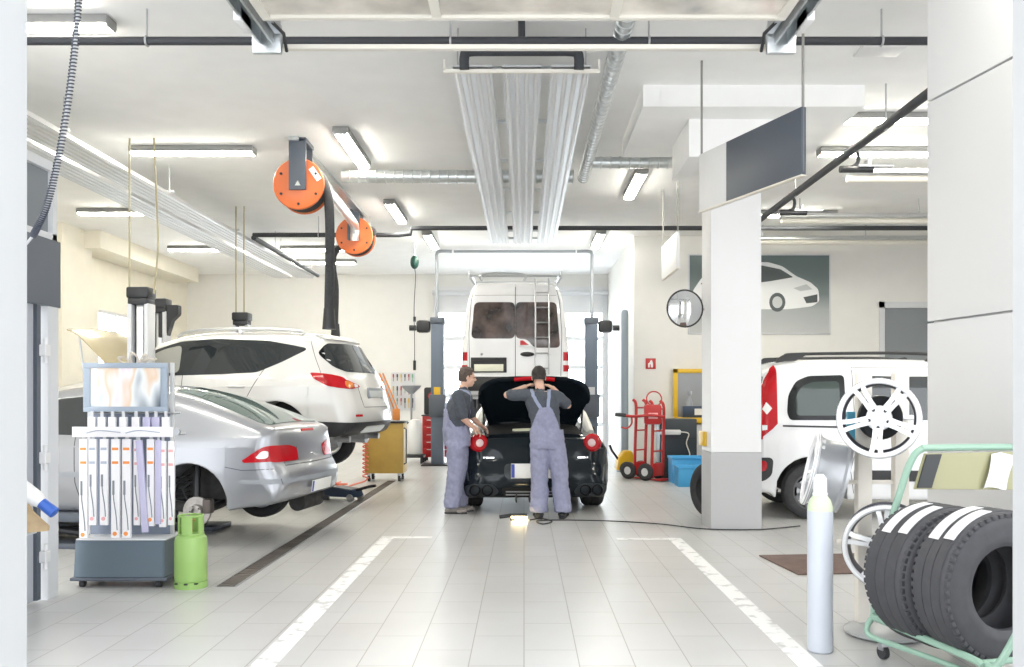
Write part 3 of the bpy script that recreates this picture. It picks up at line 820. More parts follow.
    # wheels except the near (left) rear one
    for x, y in ((ra, -.78), (rb, .78), (rb, -.78)): wheel(t, x, y, .32-.04, .31, .195, 5)
    # bare rear left corner: disc, hub, strut, spring, arm, liner
    hub = MB().lathe([(0, .03), (.035, .03), (.035, .06), (.065, .06), (.07, .02), (.14, .02), (.142, -.002), (.075, -.004), (.07, -.05), (0, -.05)], Matrix.Translation((ra, .70, .22)) @ MY, 30)
    for k in range(5): a = 2*PI*k/5; hub.cyl((ra+.05*math.cos(a), .75, .22+.05*math.sin(a)), (ra+.05*math.cos(a), .785, .22+.05*math.sin(a)), .008, 8)
    hub.build('brake_disc', mat('brake_steel', (.33, .31, .29), .4, .7, noise=.2), t, smooth=30)
    MB().box((ra-.11, .70, .27), (.09, .09, .14), .02).build('brake_caliper', mat('caliper_iron', (.13, .11, .10), .6, .4), t)
    MB().cyl((ra+.05, .62, .3), (ra+.08, .55, .72), .032, 14).cyl((ra+.05, .62, .2), (ra+.05, .62, .34), .022, 10).build('damper', M_black, t)
    hel = [(ra+.26+.06*math.cos(a), .5+.06*math.sin(a), .25+.32*a/(12*PI)) for a in [i*PI/8 for i in range(97)]]
    MB().tube(hel, .009, 6).build('coil_spring', M_black, t)
    MB().tube([(ra, .68, .22), (ra+.2, .58, .24), (ra+.55, .5, .26)], [.045, .05, .05], 10).tube([(ra, .66, .2), (ra-.05, .3, .24), (ra, 0, .26)], .035, 10).build('suspension_arm', M_under, t)
    MB().lathe([(.37, .2), (.37, -.24), (.3, -.26), (.0, -.26)], Matrix.Translation((ra, .66, .32)) @ MY @ Matrix.Rotation(PI, 4, 'Z'), 28, PI).build('wheel_liner', mat('liner', (.075, .07, .066), .9), t)
    MB().tube([(ra+.1, .6, .5), (ra+.2, .62, .42), (ra+.12, .66, .3), (ra+.04, .68, .24)], .008, 6).build('brake_hose', M_rubber, t)
    # lift pads under the sills
    return t
laguna()

# ================================================================ WHITE CROSSOVER on the lift
M_pearl = mat('white_car_paint', (.68, .67, .645), .22, coat=.8)
def murano():
    loc = Vector((-1.98, 11.85, .60)); rz = math.radians(180-10)
    t = thing('crossover_car', 'white crossover car raised high on the lift behind the silver hatchback', 'car', loc, rz)
    ra, rb = .98, 3.80
    pr = [(.16, .36, .08, 0), (.05, .44, .16, .03), (.0, .56, .26, .06), (.0, .70, .28, .07), (.04, .80, .26, .06), (.07, .90, .26, .06), (.12, 1.06, .24, .05), (.20, 1.2, .2, .05), (.36, 1.44, .16, .05), (.42, 1.56, .12, .04), (.50, 1.63, .12, .04), (.9, 1.68, .16, .03),
          (1.5, 1.705, .18, .03), (2.1, 1.70, .18, .03), (2.6, 1.63, .16, .04), (3.1, 1.36, .14, .05), (3.45, 1.16, .14, .05), (3.75, 1.06, .18, .03), (4.2, .99, .24, .03), (4.55, .86, .28, .05), (4.72, .68, .3, .07), (4.76, .5, .28, .07), (4.68, .34, .1, .02), (4.5, .28, .08, 0)]
    pr += [(x, z, .015, 0, 1) for x, z in arc_pts(rb, .37, .43, -14, 194)] + [(3.3, .27, .06, 0), (1.5, .27, .06, 0)] + [(x, z, .015, 0, 1) for x, z in arc_pts(ra, .37, .43, -14, 194)] + [(.46, .33, .06, 0)]
    pl = interp([(0, .86), (1.0, .945), (3.5, .94), (4.76, .84)])
    sec = lin([(.27, .955), (.55, .995), (.75, 1.0), (.98, .985), (1.1, .955), (1.4, .82), (1.7, .69)])
    B = Body(pr, lambda x, z: pl(x)*sec(z), (.55, 4.1, .98))
    B.obj(M_pearl, t)
    underbody(t, .5, 4.4, .34, .85, .55)
    sw = [(.92, 1.30), (1.25, 1.16), (1.7, 1.14), (3.38, 1.10), (3.15, 1.25), (2.75, 1.46), (2.4, 1.57), (1.9, 1.60), (1.2, 1.57), (.80, 1.50), (.62, 1.46)]
    for v in 'LR':
        w = B.decal(rnd(sw, 1), v, 'side_window', M_glass, t)
        B.decal(rnd([(2.32, 1.16), (3.2, 1.14), (2.9, 1.32), (2.6, 1.47), (2.36, 1.52)], 1), v, 'pane', mat('light_glass', (.33, .33, .30), .05, spec=.8), w, off=.007)
        B.line([(2.28, 1.58), (2.26, 1.12), (2.24, .62), (2.2, .34)], v, 'door_seam', M_seam, t)
        B.line([(1.12, 1.55), (1.16, 1.2), (1.3, .95), (1.45, .68), (1.48, .34)], v, 'door_seam', M_seam, t)
        B.line([(.62, 1.58), (.52, 1.35), (.40, 1.12), (.30, 1.0)], v, 'tailgate_seam', M_seam, t, w=.006)
        handle(B, t, 1.5, .98, M_pearl, v, .22); handle(B, t, 2.55, .98, M_pearl, v, .22)
        sg = 1 if v == 'L' else -1
        mirror(B, t, 3.12, 1.17, M_pearl, sg)
        B.decal(rnd([(.56, .84), (.56, .99), (.72, .99), (.72, .84)], 2), v, 'fuel_flap', M_pearl, t, off=.003)
        B.decal([(1.5, .29), (3.3, .29), (3.3, .40), (1.5, .40)], v, 'sill_cladding', M_trim, t, off=.01)
        rl = MB(); y = sg*.60
        rl.tube(catmull([(.75, y, 1.65), (.85, y, 1.70), (1.6, y, 1.735), (2.3, y, 1.715), (2.5, y, 1.64)], 6), .02, 8); rl.box((1.62, y, 1.705), (.05, .03, .07), .005)
        rl.build('roof_rail', M_alu, t)
    B.decal(rnd([(-.74, 1.22), (-.60, 1.17), (.60, 1.17), (.74, 1.22), (.75, 1.40), (.64, 1.53), (.0, 1.55), (-.64, 1.53), (-.75, 1.40)], 1), 'rear', 'rear_window', M_glass, t, off=.006)
    MB().box((.40, 0, 1.565), (.02, .3, .025), .005).build('brake_lamp', M_redl, t)
    B.decal([(-.60, 1.575), (-.6, 1.62), (.6, 1.62), (.6, 1.575)], 'rear', 'spoiler', M_pearl, t, off=.03)
    for sg in (1, -1):
        v = 'L' if sg > 0 else 'R'
        L = B.decal(rnd([(sg*.42, .975), (sg*.44, 1.0), (sg*.66, 1.06), (sg*.86, 1.1), (sg*.86, .97), (sg*.66, .945)], 1), 'rear', 'tail_lamp', M_redl, t, off=.009, res=.035)
        B.decal(rnd([(sg*.57, .965), (sg*.55, 1.02), (sg*.71, 1.06), (sg*.73, .965)], 1), 'rear', 'indicator_lens', M_orange, L, off=.013, res=.03)
        B.decal(rnd([(sg*.47, .975), (sg*.47, 1.0), (sg*.55, 1.02), (sg*.56, .965)], 1), 'rear', 'reversing_lens', M_clear, L, off=.013, res=.03)
        B.decal(rnd([(.10, .97), (.16, 1.10), (.34, 1.14), (.56, 1.155), (.50, 1.08), (.30, .975)], 1), v, 'tail_lamp', M_redl, t, off=.009, res=.035)
        B.decal(rnd([(sg*.52, .60), (sg*.52, .63), (sg*.68, .63), (sg*.68, .60)], 1), 'rear', 'reflector', M_redl, t, off=.008, res=.03)
    B.line([(-.46, .97), (-.46, .72), (.46, .72), (.46, .97)], 'rear', 'tailgate_seam', M_seam, t, w=.008)
    pz = MB().box((.06, 0, .90), (.02, .56, .15), .01, M=Matrix.Rotation(0, 4, 'Y')).build('plate_recess', M_mgrey, t)
    pp = B.hit(0, .9, 'rear')[0]; pz.data.transform(Matrix.Translation((pp.x-.065, 0, 0)))
    plate(t, pp.x-.018, 0, .90, .50, .11, .2, mat('grey_plate', (.55, .58, .58), .4), False)
    B.decal(rnd([(-.80, .36), (-.84, .53), (.84, .53), (.80, .36)], 1), 'rear', 'lower_bumper', M_trim, t, off=.012)
    for v in 'LR': B.decal([(.10, .36), (.02, .53), (.56, .55), (.50, .36)], v, 'lower_bumper', M_trim, t, off=.012)
    B.decal(rnd([(-.40, .40), (-.36, .48), (.36, .48), (.40, .40)], 1), 'rear', 'skid_plate', M_alu, t, off=.02)
    for sg in (1, -1): MB().cyl((.14, sg*.55, .31), (.3, sg*.55, .31), .04, 14).cyl((.3, sg*.5, .31), (.75, sg*.5, .33), .1, 14).build('exhaust_pipe', M_chrome if 0 else M_steel, t)
    B.decal(rnd([(3.45, .64), (2.72, .54), (2.72, -.54), (3.45, -.64)], 1), 'top', 'windscreen', M_glass, t, res=.08)
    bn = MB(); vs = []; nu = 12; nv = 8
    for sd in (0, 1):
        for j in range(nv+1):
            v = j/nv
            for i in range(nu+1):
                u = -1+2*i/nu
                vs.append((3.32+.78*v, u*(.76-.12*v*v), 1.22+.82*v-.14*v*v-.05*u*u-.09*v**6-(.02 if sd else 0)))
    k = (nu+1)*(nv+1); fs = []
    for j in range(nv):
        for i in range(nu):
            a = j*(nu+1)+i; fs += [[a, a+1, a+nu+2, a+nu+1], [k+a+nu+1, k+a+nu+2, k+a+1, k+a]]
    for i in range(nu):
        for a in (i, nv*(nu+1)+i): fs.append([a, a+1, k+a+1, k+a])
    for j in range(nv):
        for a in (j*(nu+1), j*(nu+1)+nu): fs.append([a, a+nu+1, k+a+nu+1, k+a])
    bn.add(vs, fs).build('bonnet', mat('bonnet_reflection_tint', (.56, .48, .30), .3, .2, coat=.5), t, smooth=60)  # warm reflected light painted into the bonnet colour; the car itself is white
    MB().cyl((3.85, .6, .98), (3.95, .6, 1.72), .012, 8).build('bonnet_stay', M_steel, t)
    for x, y in ((ra, .82), (ra, -.82), (rb, .82), (rb, -.82)): wheel(t, x, y, .37-.12, .375, .23, 5)
    return t
murano()

# ================================================================ WHITE COMPACT VAN on the right
M_vwhite = mat('white_van_paint', (.76, .765, .78), .25, coat=.7)
def kangoo():
    loc = Vector((2.735, 11.5, 0)); rz = math.radians(-4)
    t = thing('compact_van', 'white compact van with roof rails parked behind the wheel stand on the right', 'car', loc, rz)
    t.scale = (1.05, 1.05, 1.05)
    ra, rb = .70, 3.42
    pr = [(.08, .28, .06, 0), (.0, .36, .14, .02), (-.02, .48, .18, .03), (0, .58, .16, .03), (.06, .63, .14, .02), (.07, .8, .12, .02), (.10, 1.1, .10, .02), (.16, 1.45, .10, .02), (.24, 1.70, .12, .03), (.36, 1.78, .14, .03), (.8, 1.815, .16, .02), (1.8, 1.82, .16, .02), (2.4, 1.78, .16, .03), (2.8, 1.55, .14, .05), (3.2, 1.22, .14, .05), (3.35, 1.12, .14, .04), (3.8, 1.0, .2, .04), (4.08, .82, .25, .05), (4.2, .6, .28, .06), (4.18, .36, .15, .03), (4.05, .22, .08, 0)]
    pr += [(x, z, .02, 0, 1) for x, z in arc_pts(rb, .31, .37, -12, 192)] + [(3.0, .22, .05, 0), (1.15, .22, .05, 0)] + [(x, z, .02, 0, 1) for x, z in arc_pts(ra, .31, .40, -12, 192)] + [(.24, .30, .05, 0)]
    pl = interp([(0, .86), (.6, .905), (3.2, .905), (4.2, .80)])
    sec = lin([(.2, .96), (.5, 1.0), (.85, 1.0), (1.08, .985), (1.5, .90), (1.82, .82)])
    B = Body(pr, lambda x, z: pl(x)*sec(z), (.35, 3.6, lambda x: .95 if x < 3 else .95-.2*(x-3)))
    B.obj(M_vwhite, t)
    underbody(t, .5, 3.8, .26, .75, .55)
    for v in 'LR':
        sg = 1 if v == 'L' else -1
        w = B.decal(rnd([(.46, 1.12), (.43, 1.20), (.45, 1.40), (.54, 1.56), (.68, 1.62), (1.08, 1.63), (1.08, 1.12)], 1, .05), v, 'side_window', mat('black_glass_surround', (.010, .012, .013), .2, spec=.3), t)
        B.decal(rnd([(.53, 1.17), (.53, 1.38), (.60, 1.50), (.72, 1.55), (1.02, 1.56), (1.02, 1.17)], 1, .05), v, 'pane', mat('green_tint_glass', (.03, .05, .042), .04, spec=.6), w, off=.007)
        B.decal(rnd([(1.27, 1.13), (1.27, 1.62), (2.12, 1.61), (2.12, 1.12)], 1), v, 'side_window', M_glass, t)
        B.decal(rnd([(2.24, 1.12), (2.24, 1.61), (2.42, 1.58), (2.74, 1.38), (2.98, 1.13)], 1), v, 'side_window', M_glass, t)
        B.line([(1.17, 1.72), (1.17, .95), (1.17, .75), (1.12, .55), (1.16, .3)], v, 'door_seam', M_seam, t, w=.007)
        B.line([(1.17, 1.72), (2.18, 1.72), (2.18, .3)], v, 'door_seam', M_seam, t, w=.007)
        B.line([(2.2, 1.72), (2.45, 1.69), (3.05, 1.1), (3.0, .4)], v, 'door_seam', M_seam, t, w=.007)
        B.decal([(.38, 1.045), (.38, 1.065), (1.16, 1.05), (1.16, 1.03)], v, 'slide_rail', M_trim, t, off=.006)
        B.decal([(1.16, .44), (3.02, .44), (3.02, .56), (1.16, .56)], v, 'side_strip', M_trim, t, off=.012)
        handle(B, t, 1.4, .95, M_trim, v, .2); handle(B, t, 2.32, .95, M_trim, v, .2)
        mirror(B, t, 2.92, 1.14, M_trim, sg)
        T = B.decal([(.15, .92), (.15, 1.2), (.20, 1.5), (.28, 1.72), (.325, 1.755), (.335, 1.70), (.325, 1.08), (.27, 1.02)], v, 'tail_lamp', M_redl, t, off=.009, res=.03)
        B.decal([(.17, 1.24), (.21, 1.32), (.27, 1.25), (.21, 1.18)], v, 'lens', M_clear, T, off=.013, res=.03)
        B.decal([(.16, 1.0), (.16, 1.06), (.21, 1.06), (.21, 1.01)], v, 'lens', M_clear, T, off=.013, res=.03)
        B.decal([(sg*.70, .9), (sg*.70, 1.05), (sg*.70, 1.70), (sg*.80, 1.62), (sg*.86, 1.2), (sg*.86, .9)], 'rear', 'tail_lamp', M_redl, t, off=.009, res=.05)
        B.decal(rnd([(.03, .42), (.03, .69), (.28, .70), (.26, .50), (.18, .43)], 1), v, 'bumper_corner', M_trim, t, off=.01)
        B.decal(rnd([(.07, .54), (.07, .66), (.21, .66), (.20, .54)], 1), v, 'reflector', M_redl, t, off=.014, res=.03)
        y = sg*.64
        rl = MB().tube(catmull([(.36, y, 1.79), (.44, y, 1.85), (.60, y, 1.875), (1.6, y, 1.885), (2.1, y, 1.865), (2.3, y, 1.8)], 6), [.018]*31, 8)
        rb_ = rl.build('roof_rail', M_trim, t)
        for xx in ((.34, .74), (2.0, 2.34)):
            q = MB().prism([(xx[0], 1.775), (xx[0]+.09, 1.86), (xx[1]-.09, 1.895), (xx[1], 1.89 if xx[0] < 1 else 1.79), (xx[1]-.16 if xx[0] < 1 else xx[1]-.2, 1.80)], (-.03, .03), Matrix(((1, 0, 0, 0), (0, 0, 1, y), (0, 1, 0, 0), (0, 0, 0, 1))), .008); q.build('rail_foot', M_trim, rb_)
    B.decal(rnd([(-.66, 1.12), (-.64, 1.62), (.64, 1.62), (.66, 1.12)], 1), 'rear', 'rear_window', M_glass, t)
    B.line([(0, 1.75), (0, .64)], 'rear', 'door_seam', M_seam, t)
    B.decal(rnd([(3.32, .68), (2.62, .62), (2.62, -.62), (3.32, -.68)], 1), 'top', 'windscreen', M_glass, t, res=.08)
    plate(t, -.035, 0, .75, .52, .11)
    for x, y in ((ra, .8), (ra, -.8), (rb, .8), (rb, -.8)): wheel(t, x, y, .315, .315, .195, 7, mrim=mat('dark_steel_rim', (.12, .12, .125), .4, .6))
    return t
kangoo()

# ================================================================ WHITE HIGH-ROOF VAN on the rear lift
def master():
    loc = Vector((-.16, 16.4, 1.12)); rz = PI/2
    t = thing('panel_van', 'white high-roof van with rear ladder raised on the two-post lift at the back', 'van', loc, rz)
    ra, rb = 1.0, 4.55
    pr = [(.12, .36, .05, 0), (.0, .42, .08, .02), (-.02, .55, .1, .02), (.0, .66, .10, .02), (.05, .70, .10, .015), (.06, 1.2, .09, .02), (.09, 1.8, .09, .02), (.16, 2.3, .12, .03), (.22, 2.42, .16, .04), (.34, 2.47, .2, .03), (1.5, 2.5, .22, .02), (3.4, 2.48, .22, .03), (3.9, 2.36, .2, .05), (4.3, 1.9, .16, .06), (4.65, 1.42, .16, .06), (4.9, 1.2, .2, .05), (5.25, 1.02, .25, .06), (5.4, .7, .3, .07), (5.38, .4, .15, .03), (5.25, .3, .08, 0)]
    pr += [(x, z, .02, 0, 1) for x, z in arc_pts(rb, .34, .42, -8, 188)] + [(4.0, .3, .05, 0), (1.5, .3, .05, 0)] + [(x, z, .02, 0, 1) for x, z in arc_pts(ra, .34, .42, -8, 188)] + [(.5, .34, .05, 0)]
    sec = lin([(.3, .97), (.7, 1.0), (1.1, 1.0), (1.6, .97), (2.1, .90), (2.5, .81)])
    pl = interp([(0, .985), (3.8, .995), (5.4, .90)])
    B = Body(pr, lambda x, z: pl(x)*sec(z), (.5, 4.6, lambda x: 1.1 if x < 3.8 else 1.1-.25*(x-3.8)))
    B.obj(M_vwhite, t); underbody(t, .6, 5.0, .32, .9, .6)
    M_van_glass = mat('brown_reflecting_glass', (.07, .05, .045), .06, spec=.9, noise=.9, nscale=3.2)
    # the outlines (y is left in the picture for the van seen from behind)
    B.decal(rnd([(.008, 1.41), (.008, 2.09), (.76, 2.09), (.82, 1.41)], 1, .10), 'rear', 'rear_window', M_van_glass, t)
    B.decal(rnd([(-.008, 1.41), (-.008, 2.09), (-.76, 2.09), (-.83, 1.24), (-.34, 1.24), (-.22, 1.40)], 1, .09), 'rear', 'rear_window', M_van_glass, t)
    B.line([(0, 2.42), (0, .70)], 'rear', 'door_seam', M_seam, t, w=.014)
    B.line([(.84, .72), (.86, 1.5), (.82, 2.1), (.76, 2.36)], 'rear', 'door_seam', M_seam, t, w=.01)
    B.line([(-.84, .72), (-.86, 1.5), (-.82, 2.1), (-.76, 2.36)], 'rear', 'door_seam', M_seam, t, w=.01)
    B.line([(-.76, 2.22), (.76, 2.22)], 'rear', 'roof_seam', M_seam, t, w=.006)
    L = B.decal(rnd([(-.06, 1.26), (-.06, 1.40), (-.14, 1.40), (-.32, 1.28), (-.3, 1.26)], 1), 'rear', 'wiper_cover', M_vwhite, t, off=.03)
    B.decal([(-.09, 1.285), (-.09, 1.37), (-.14, 1.375), (-.25, 1.29)], 'rear', 'sticker', M_redl, t, off=.034)
    hp = B.hit(-.22, 1.12, 'rear')[0]
    MB().ell(hp, (.05, .13, .045)).build('door_handle', M_trim, t); MB().box(hp+Vector((-.045, .03, 0)), (.03, .18, .03), .01).build('door_handle', M_trim, t)
    pp = B.hit(.5, .85, 'rear')[0]
    r = MB(); pz = .92-.02
    r.bx(pp.x-.035, pp.x+.05, .16, .82, 1.0, 1.06, .01).bx(pp.x-.03, pp.x+.05, .16, .20, .78, 1.01, .01).bx(pp.x-.03, pp.x+.05, .78, .82, .78, 1.01, .01).bx(pp.x-.012, pp.x+.05, .18, .80, .78, 1.02).build('plate_recess', M_trim, t)
    plate(t, pp.x-.018, .49, .87, .54, .13, 0, mat('cream_plate', (.80, .80, .66), .4), False)
    for sg in (1, -1):
        for z0, z1, m in ((.80, .92, M_redl), (.92, 1.0, M_clear), (1.0, 1.16, M_redl), (1.16, 1.32, M_clear)):
            B.decal([(sg*.885, z0), (sg*.885, z1), (sg*.97, z1), (sg*.97, z0)], 'rear', 'tail_lamp', m, t, off=.012, res=.03)
        MB().ell(B.hit(sg*.62, 1.12, 'rear')[0], (.015, .025, .025)).build('door_stop', M_mgrey, t)
        for v in 'LR': B.decal([(.10, .8), (.10, 1.3), (.15, 1.3), (.15, .8)], v, 'tail_lamp', M_redl, t, off=.01)
        B.decal(rnd([(sg*.99, .45), (sg*.99, .70), (sg*.5, .70), (sg*.5, .45)], 1), 'rear', 'bumper_corner', M_trim, t, off=.015)
        wheel(t, ra, sg*.86, .34-.08, .34, .22, 6); wheel(t, rb, sg*.86, .34-.08, .34, .22, 6)
        # roof rack end posts
    B.decal([(-.9, .46), (-.9, .70), (.9, .70), (.9, .46)], 'rear', 'bumper', M_trim, t, off=.012)
    for v in 'LR': B.decal(rnd([(3.6, 1.42), (3.6, 1.98), (3.9, 1.95), (4.2, 1.7), (4.4, 1.42)], 1), v, 'side_window', M_glass, t)
    B.decal(rnd([(4.62, .72), (4.02, .66), (4.02, -.66), (4.62, -.72)], 1), 'top', 'windscreen', M_glass, t, res=.08)
    rk = MB()
    for sg in (1, -1): rk.tube([(.3, sg*.76, 2.44), (.28, sg*.86, 2.56), (.28, sg*.86, 2.70)], .02, 8); rk.tube([(.28, sg*.80, 2.60), (3.4, sg*.80, 2.60)], .02, 8); rk.tube([(1.6, sg*.8, 2.47), (1.6, sg*.8, 2.6)], .02, 8); rk.tube([(3.3, sg*.8, 2.4), (3.3, sg*.8, 2.6)], .02, 8)
    for x in (.3, 1.2, 2.2, 3.2): rk.tube([(x, -.86, 2.60), (x, .86, 2.60)], .018, 8)
    rk.tube(catmull([(.25, .62, 2.5), (.23, .60, 2.62), (.23, -.12, 2.62), (.25, -.16, 2.5)], 6), .025, 8)
    rk.build('roof_rack', M_steel, t)
    ld = MB()
    for y in (-.37, -.62): ld.tube([(.30, y, 2.56), (.14, y, 2.52), (.05, y, 2.3), (-.04, y, 1.5), (-.06, y, .74)], .016, 8)
    ld.build('ladder_rail', M_steel, t)
    for k in range(6):
        z = .86+k*.28; x = -.055+(.09*max(0, z-1.5)/.8)
        MB().tube([(x, -.37, z), (x, -.62, z)], .013, 8).build('ladder_rung', M_steel, t)
    return t
master()

# ================================================================ BLACK SPORTS CAR with open boot
M_blackp = mat('black_car_paint', (.008, .013, .018), .12, spec=.25, coat=.2)
def ferrari():
    loc = Vector((.155, 11.05, 0)); rz = PI/2+math.radians(3)
    t = thing('sports_car', 'black sports car with boot lid raised and four round exhausts in the middle bay', 'car', loc, rz)
    ra, rb = .88, 3.55
    pr = [(.30, .17, .04, 0), (.10, .20, .06, .01), (.02, .30, .22, .05), (.0, .42, .30, .09), (.03, .52, .30, .09), (.10, .60, .30, .09), (.13, .72, .30, .09), (.14, .82, .26, .06), (.19, .93, .2, .03), (.34, .98, .2, .02), (.7, 1.02, .2, .02), (1.05, 1.08, .16, .03), (1.5, 1.26, .14, .03), (1.9, 1.31, .14, .03), (2.3, 1.27, .14, .04), (2.7, 1.08, .14, .05), (3.0, .93, .16, .04), (3.5, .86, .24, .03), (4.1, .74, .28, .04), (4.45, .58, .32, .08), (4.56, .42, .3, .08), (4.5, .24, .12, .03), (4.4, .17, .06, 0)]
    pr += [(x, z, .012, 0, 1) for x, z in arc_pts(rb, .345, .385, -18, 198)] + [(3.1, .17, .05, 0), (1.35, .17, .05, 0)] + [(x, z, .012, 0, 1) for x, z in arc_pts(ra, .345, .385, -18, 198)]
    pl = interp([(0, .925), (.9, .985), (1.8, .94), (3.5, .945), (4.56, .84)])
    sec = lin([(.17, .94), (.4, .99), (.6, 1.0), (.78, .985), (.90, .93), (1.0, .80), (1.31, .60)])
    B = Body(pr, lambda x, z: pl(x)*sec(z), (.5, 4.0, lambda x: .80 if x < 3 else .80-.09*(x-3)))
    B.obj(M_blackp, t); underbody(t, .35, 4.2, .2, .7, .6)
    # boot opening, dark lining and rim
    M_lin = mat('boot_lining', (.012, .012, .013), .9)
    B.decal(rnd([(.30, .62), (.30, -.62), (.95, -.60), (.95, .60)], 1), 'top', 'boot_opening', M_lin, t, off=.004)
    B.decal(rnd([(.42, .28), (.42, -.02), (.55, -.02), (.55, .28)], 1), 'top', 'boot_paper', mat('cream_paper', (.75, .76, .58), .6), t, off=.02)
    B.decal(rnd([(1.02, .48), (1.42, .44), (1.42, -.44), (1.02, -.48)], 1), 'top', 'rear_window', M_glass, t, off=.005)
    for v in 'LR':
        sg = 1 if v == 'L' else -1
        B.decal(rnd([(1.35, .98), (1.55, 1.16), (1.95, 1.22), (2.3, 1.17), (2.75, .97)], 1), v, 'side_window', M_glass, t)
        B.line([(1.5, .96), (1.45, .6), (1.55, .3)], v, 'door_seam', M_seam, t); B.line([(2.8, .9), (2.75, .4)], v, 'door_seam', M_seam, t)
        mirror(B, t, 2.62, .93, M_blackp, sg)
        # silver buttresses beside the opening
        q = MB().tube([(.72, sg*.76, .97), (.85, sg*.74, 1.06), (1.0, sg*.69, 1.22), (1.2, sg*.62, 1.34)], [.055, .06, .055, .03], 10); q.build('roof_buttress', mat('pale_trim', (.80, .79, .74), .3, .1), t)
        # tail lamps: chrome ring, red ring, clear heart
        c = B.hit(sg*.715, .875, 'rear')[0]; c = Vector((c.x, sg*.715, .875))
        R = Matrix.Translation(c+Vector((-.025, 0, 0))) @ Matrix.Rotation(sg*.28, 4, 'Z') @ Matrix.Rotation(-PI/2, 4, 'Y')
        l = MB().lathe([(0, .01), (.045, .012), (.05, .045), (.085, .045), (.112, .02), (.118, -.04), (0, -.08)], R, 32).build('tail_lamp', M_redl, t, smooth=40)
        MB().lathe([(0, .055), (.028, .052), (.05, .04), (.052, .0), (0, 0)], R, 24).build('lens', mat('pinkish_lens', (.72, .55, .55), .12, emit=(1, .8, .75), estr=.02), l, smooth=40)
        # bumper slits and exhaust bezels
        B.decal(rnd([(sg*.52, .68), (sg*.52, .70), (sg*.66, .70), (sg*.66, .68)], 1), 'rear', 'chrome_slit', M_chrome, t, off=.005, res=.03)
        hx = B.decal(rnd([(sg*.46, .27), (sg*.53, .37), (sg*.80, .37), (sg*.90, .33), (sg*.86, .22), (sg*.54, .21)], 1), 'rear', 'exhaust_surround', mat('dark_bumper', (.03, .036, .042), .3), t, off=.008)
        for y in (.61, .765):
            p = B.hit(sg*y, .29, 'rear')[0]
            e = MB().lathe([(.048, -.1), (.066, -.1), (.07, .05), (.066, .06), (.060, .05), (.052, -.02)], Matrix.Translation((p.x-.01, sg*y, .29)) @ Matrix.Rotation(-PI/2, 4, 'Y'), 24)
            e.build('exhaust_tip', mat('dark_chrome', (.10, .10, .105), .25, .9), t, smooth=40)
            MB().cyl((p.x+.02, sg*y, .29), (p.x+.03, sg*y, .29), .055, 20).build('exhaust_bore', M_black, t)
        B.line([(sg*.93, .62), (sg*.88, .58), (sg*.84, .40)], 'rear', 'bumper_crease', M_chrome if 0 else mat('grey_edge', (.16, .18, .19), .25, .4), t, w=.02)
        for x in (ra, rb): wheel(t, x, sg*.80, .345, .345, .29 if x == ra else .25, 5)
    B.decal(rnd([(-.40, .20), (-.44, .33), (.44, .33), (.40, .20)], 1), 'rear', 'diffuser', M_lin, t, off=.006)
    for z in (.235, .275): B.decal([(-.38, z), (-.38, z+.012), (.38, z+.012), (.38, z)], 'rear', 'diffuser_bar', M_mgrey, t, off=.012)
    for y in (-.25, -.08, .08, .25): MB().bx(-.02, .2, y-.008, y+.008, .14, .25, .003).build('diffuser_fin', M_black, t)
    rc = B.decal(rnd([(-.40, .44), (-.40, .62), (.40, .62), (.40, .44)], 1), 'rear', 'plate_recess', mat('dark_bumper', (.03, .036, .042), .3), t, off=.006)
    p = B.hit(.02, .53, 'rear')[0]
    plate(t, p.x-.03, .02, .54, .60, .18, .12)
    # raised boot lid: curved shell
    lid = MB(); nu, nv = 24, 10; vs = []
    for side in (0, 1):
        for j in range(nv+1):
            v = j/nv
            for i in range(nu+1):
                a = PI*(i/nu)                       # round the arch of the lid from side to side
                cu = math.cos(a); su = math.sin(a)
                y = .725*math.copysign(abs(cu)**.6, cu)*(1-.26*v)
                rise = .30*(su**.62)*(1-.35*v)      # side skirts hang down
                x = .42+.66*v; zt = 1.42-.50*v**1.15+rise+.0*v
                th = .028 if j else .05
                vs.append((x+(.02 if side else 0), y*(.975 if side else 1), zt-(th if side else 0)))
    k = (nu+1)*(nv+1); fs = []
    for j in range(nv):
        for i in range(nu):
            a = j*(nu+1)+i; fs.append([a, a+1, a+nu+2, a+nu+1]); fs.append([k+a+nu+1, k+a+nu+2, k+a+1, k+a])
    for i in range(nu): fs.append([i, k+i, k+i+1, i+1]); a = nv*(nu+1)+i; fs.append([a+1, k+a+1, k+a, a])
    for j in range(nv): a = j*(nu+1); fs.append([a+nu+1, k+a+nu+1, k+a, a]); a += nu; fs.append([a, k+a, k+a+nu+1, a+nu+1])
    lid.add(vs, fs); ld = lid.build('boot_lid', M_blackp, t, smooth=60)
    MB().tube([(.415, u, 1.69-.25*u*u) for u in [-.26+.052*i for i in range(11)]], .026, 8).build('brake_lamp', M_redl, ld)
    for sg in (1, -1): MB().tube([(.75, sg*.64, .97), (.66, sg*.66, 1.40)], .012, 8).build('gas_strut', M_black, t)
    B.decal(rnd([(2.95, .60), (2.38, .50), (2.38, -.50), (2.95, -.60)], 1), 'top', 'windscreen', M_glass, t, res=.08)
    return t
ferrari()
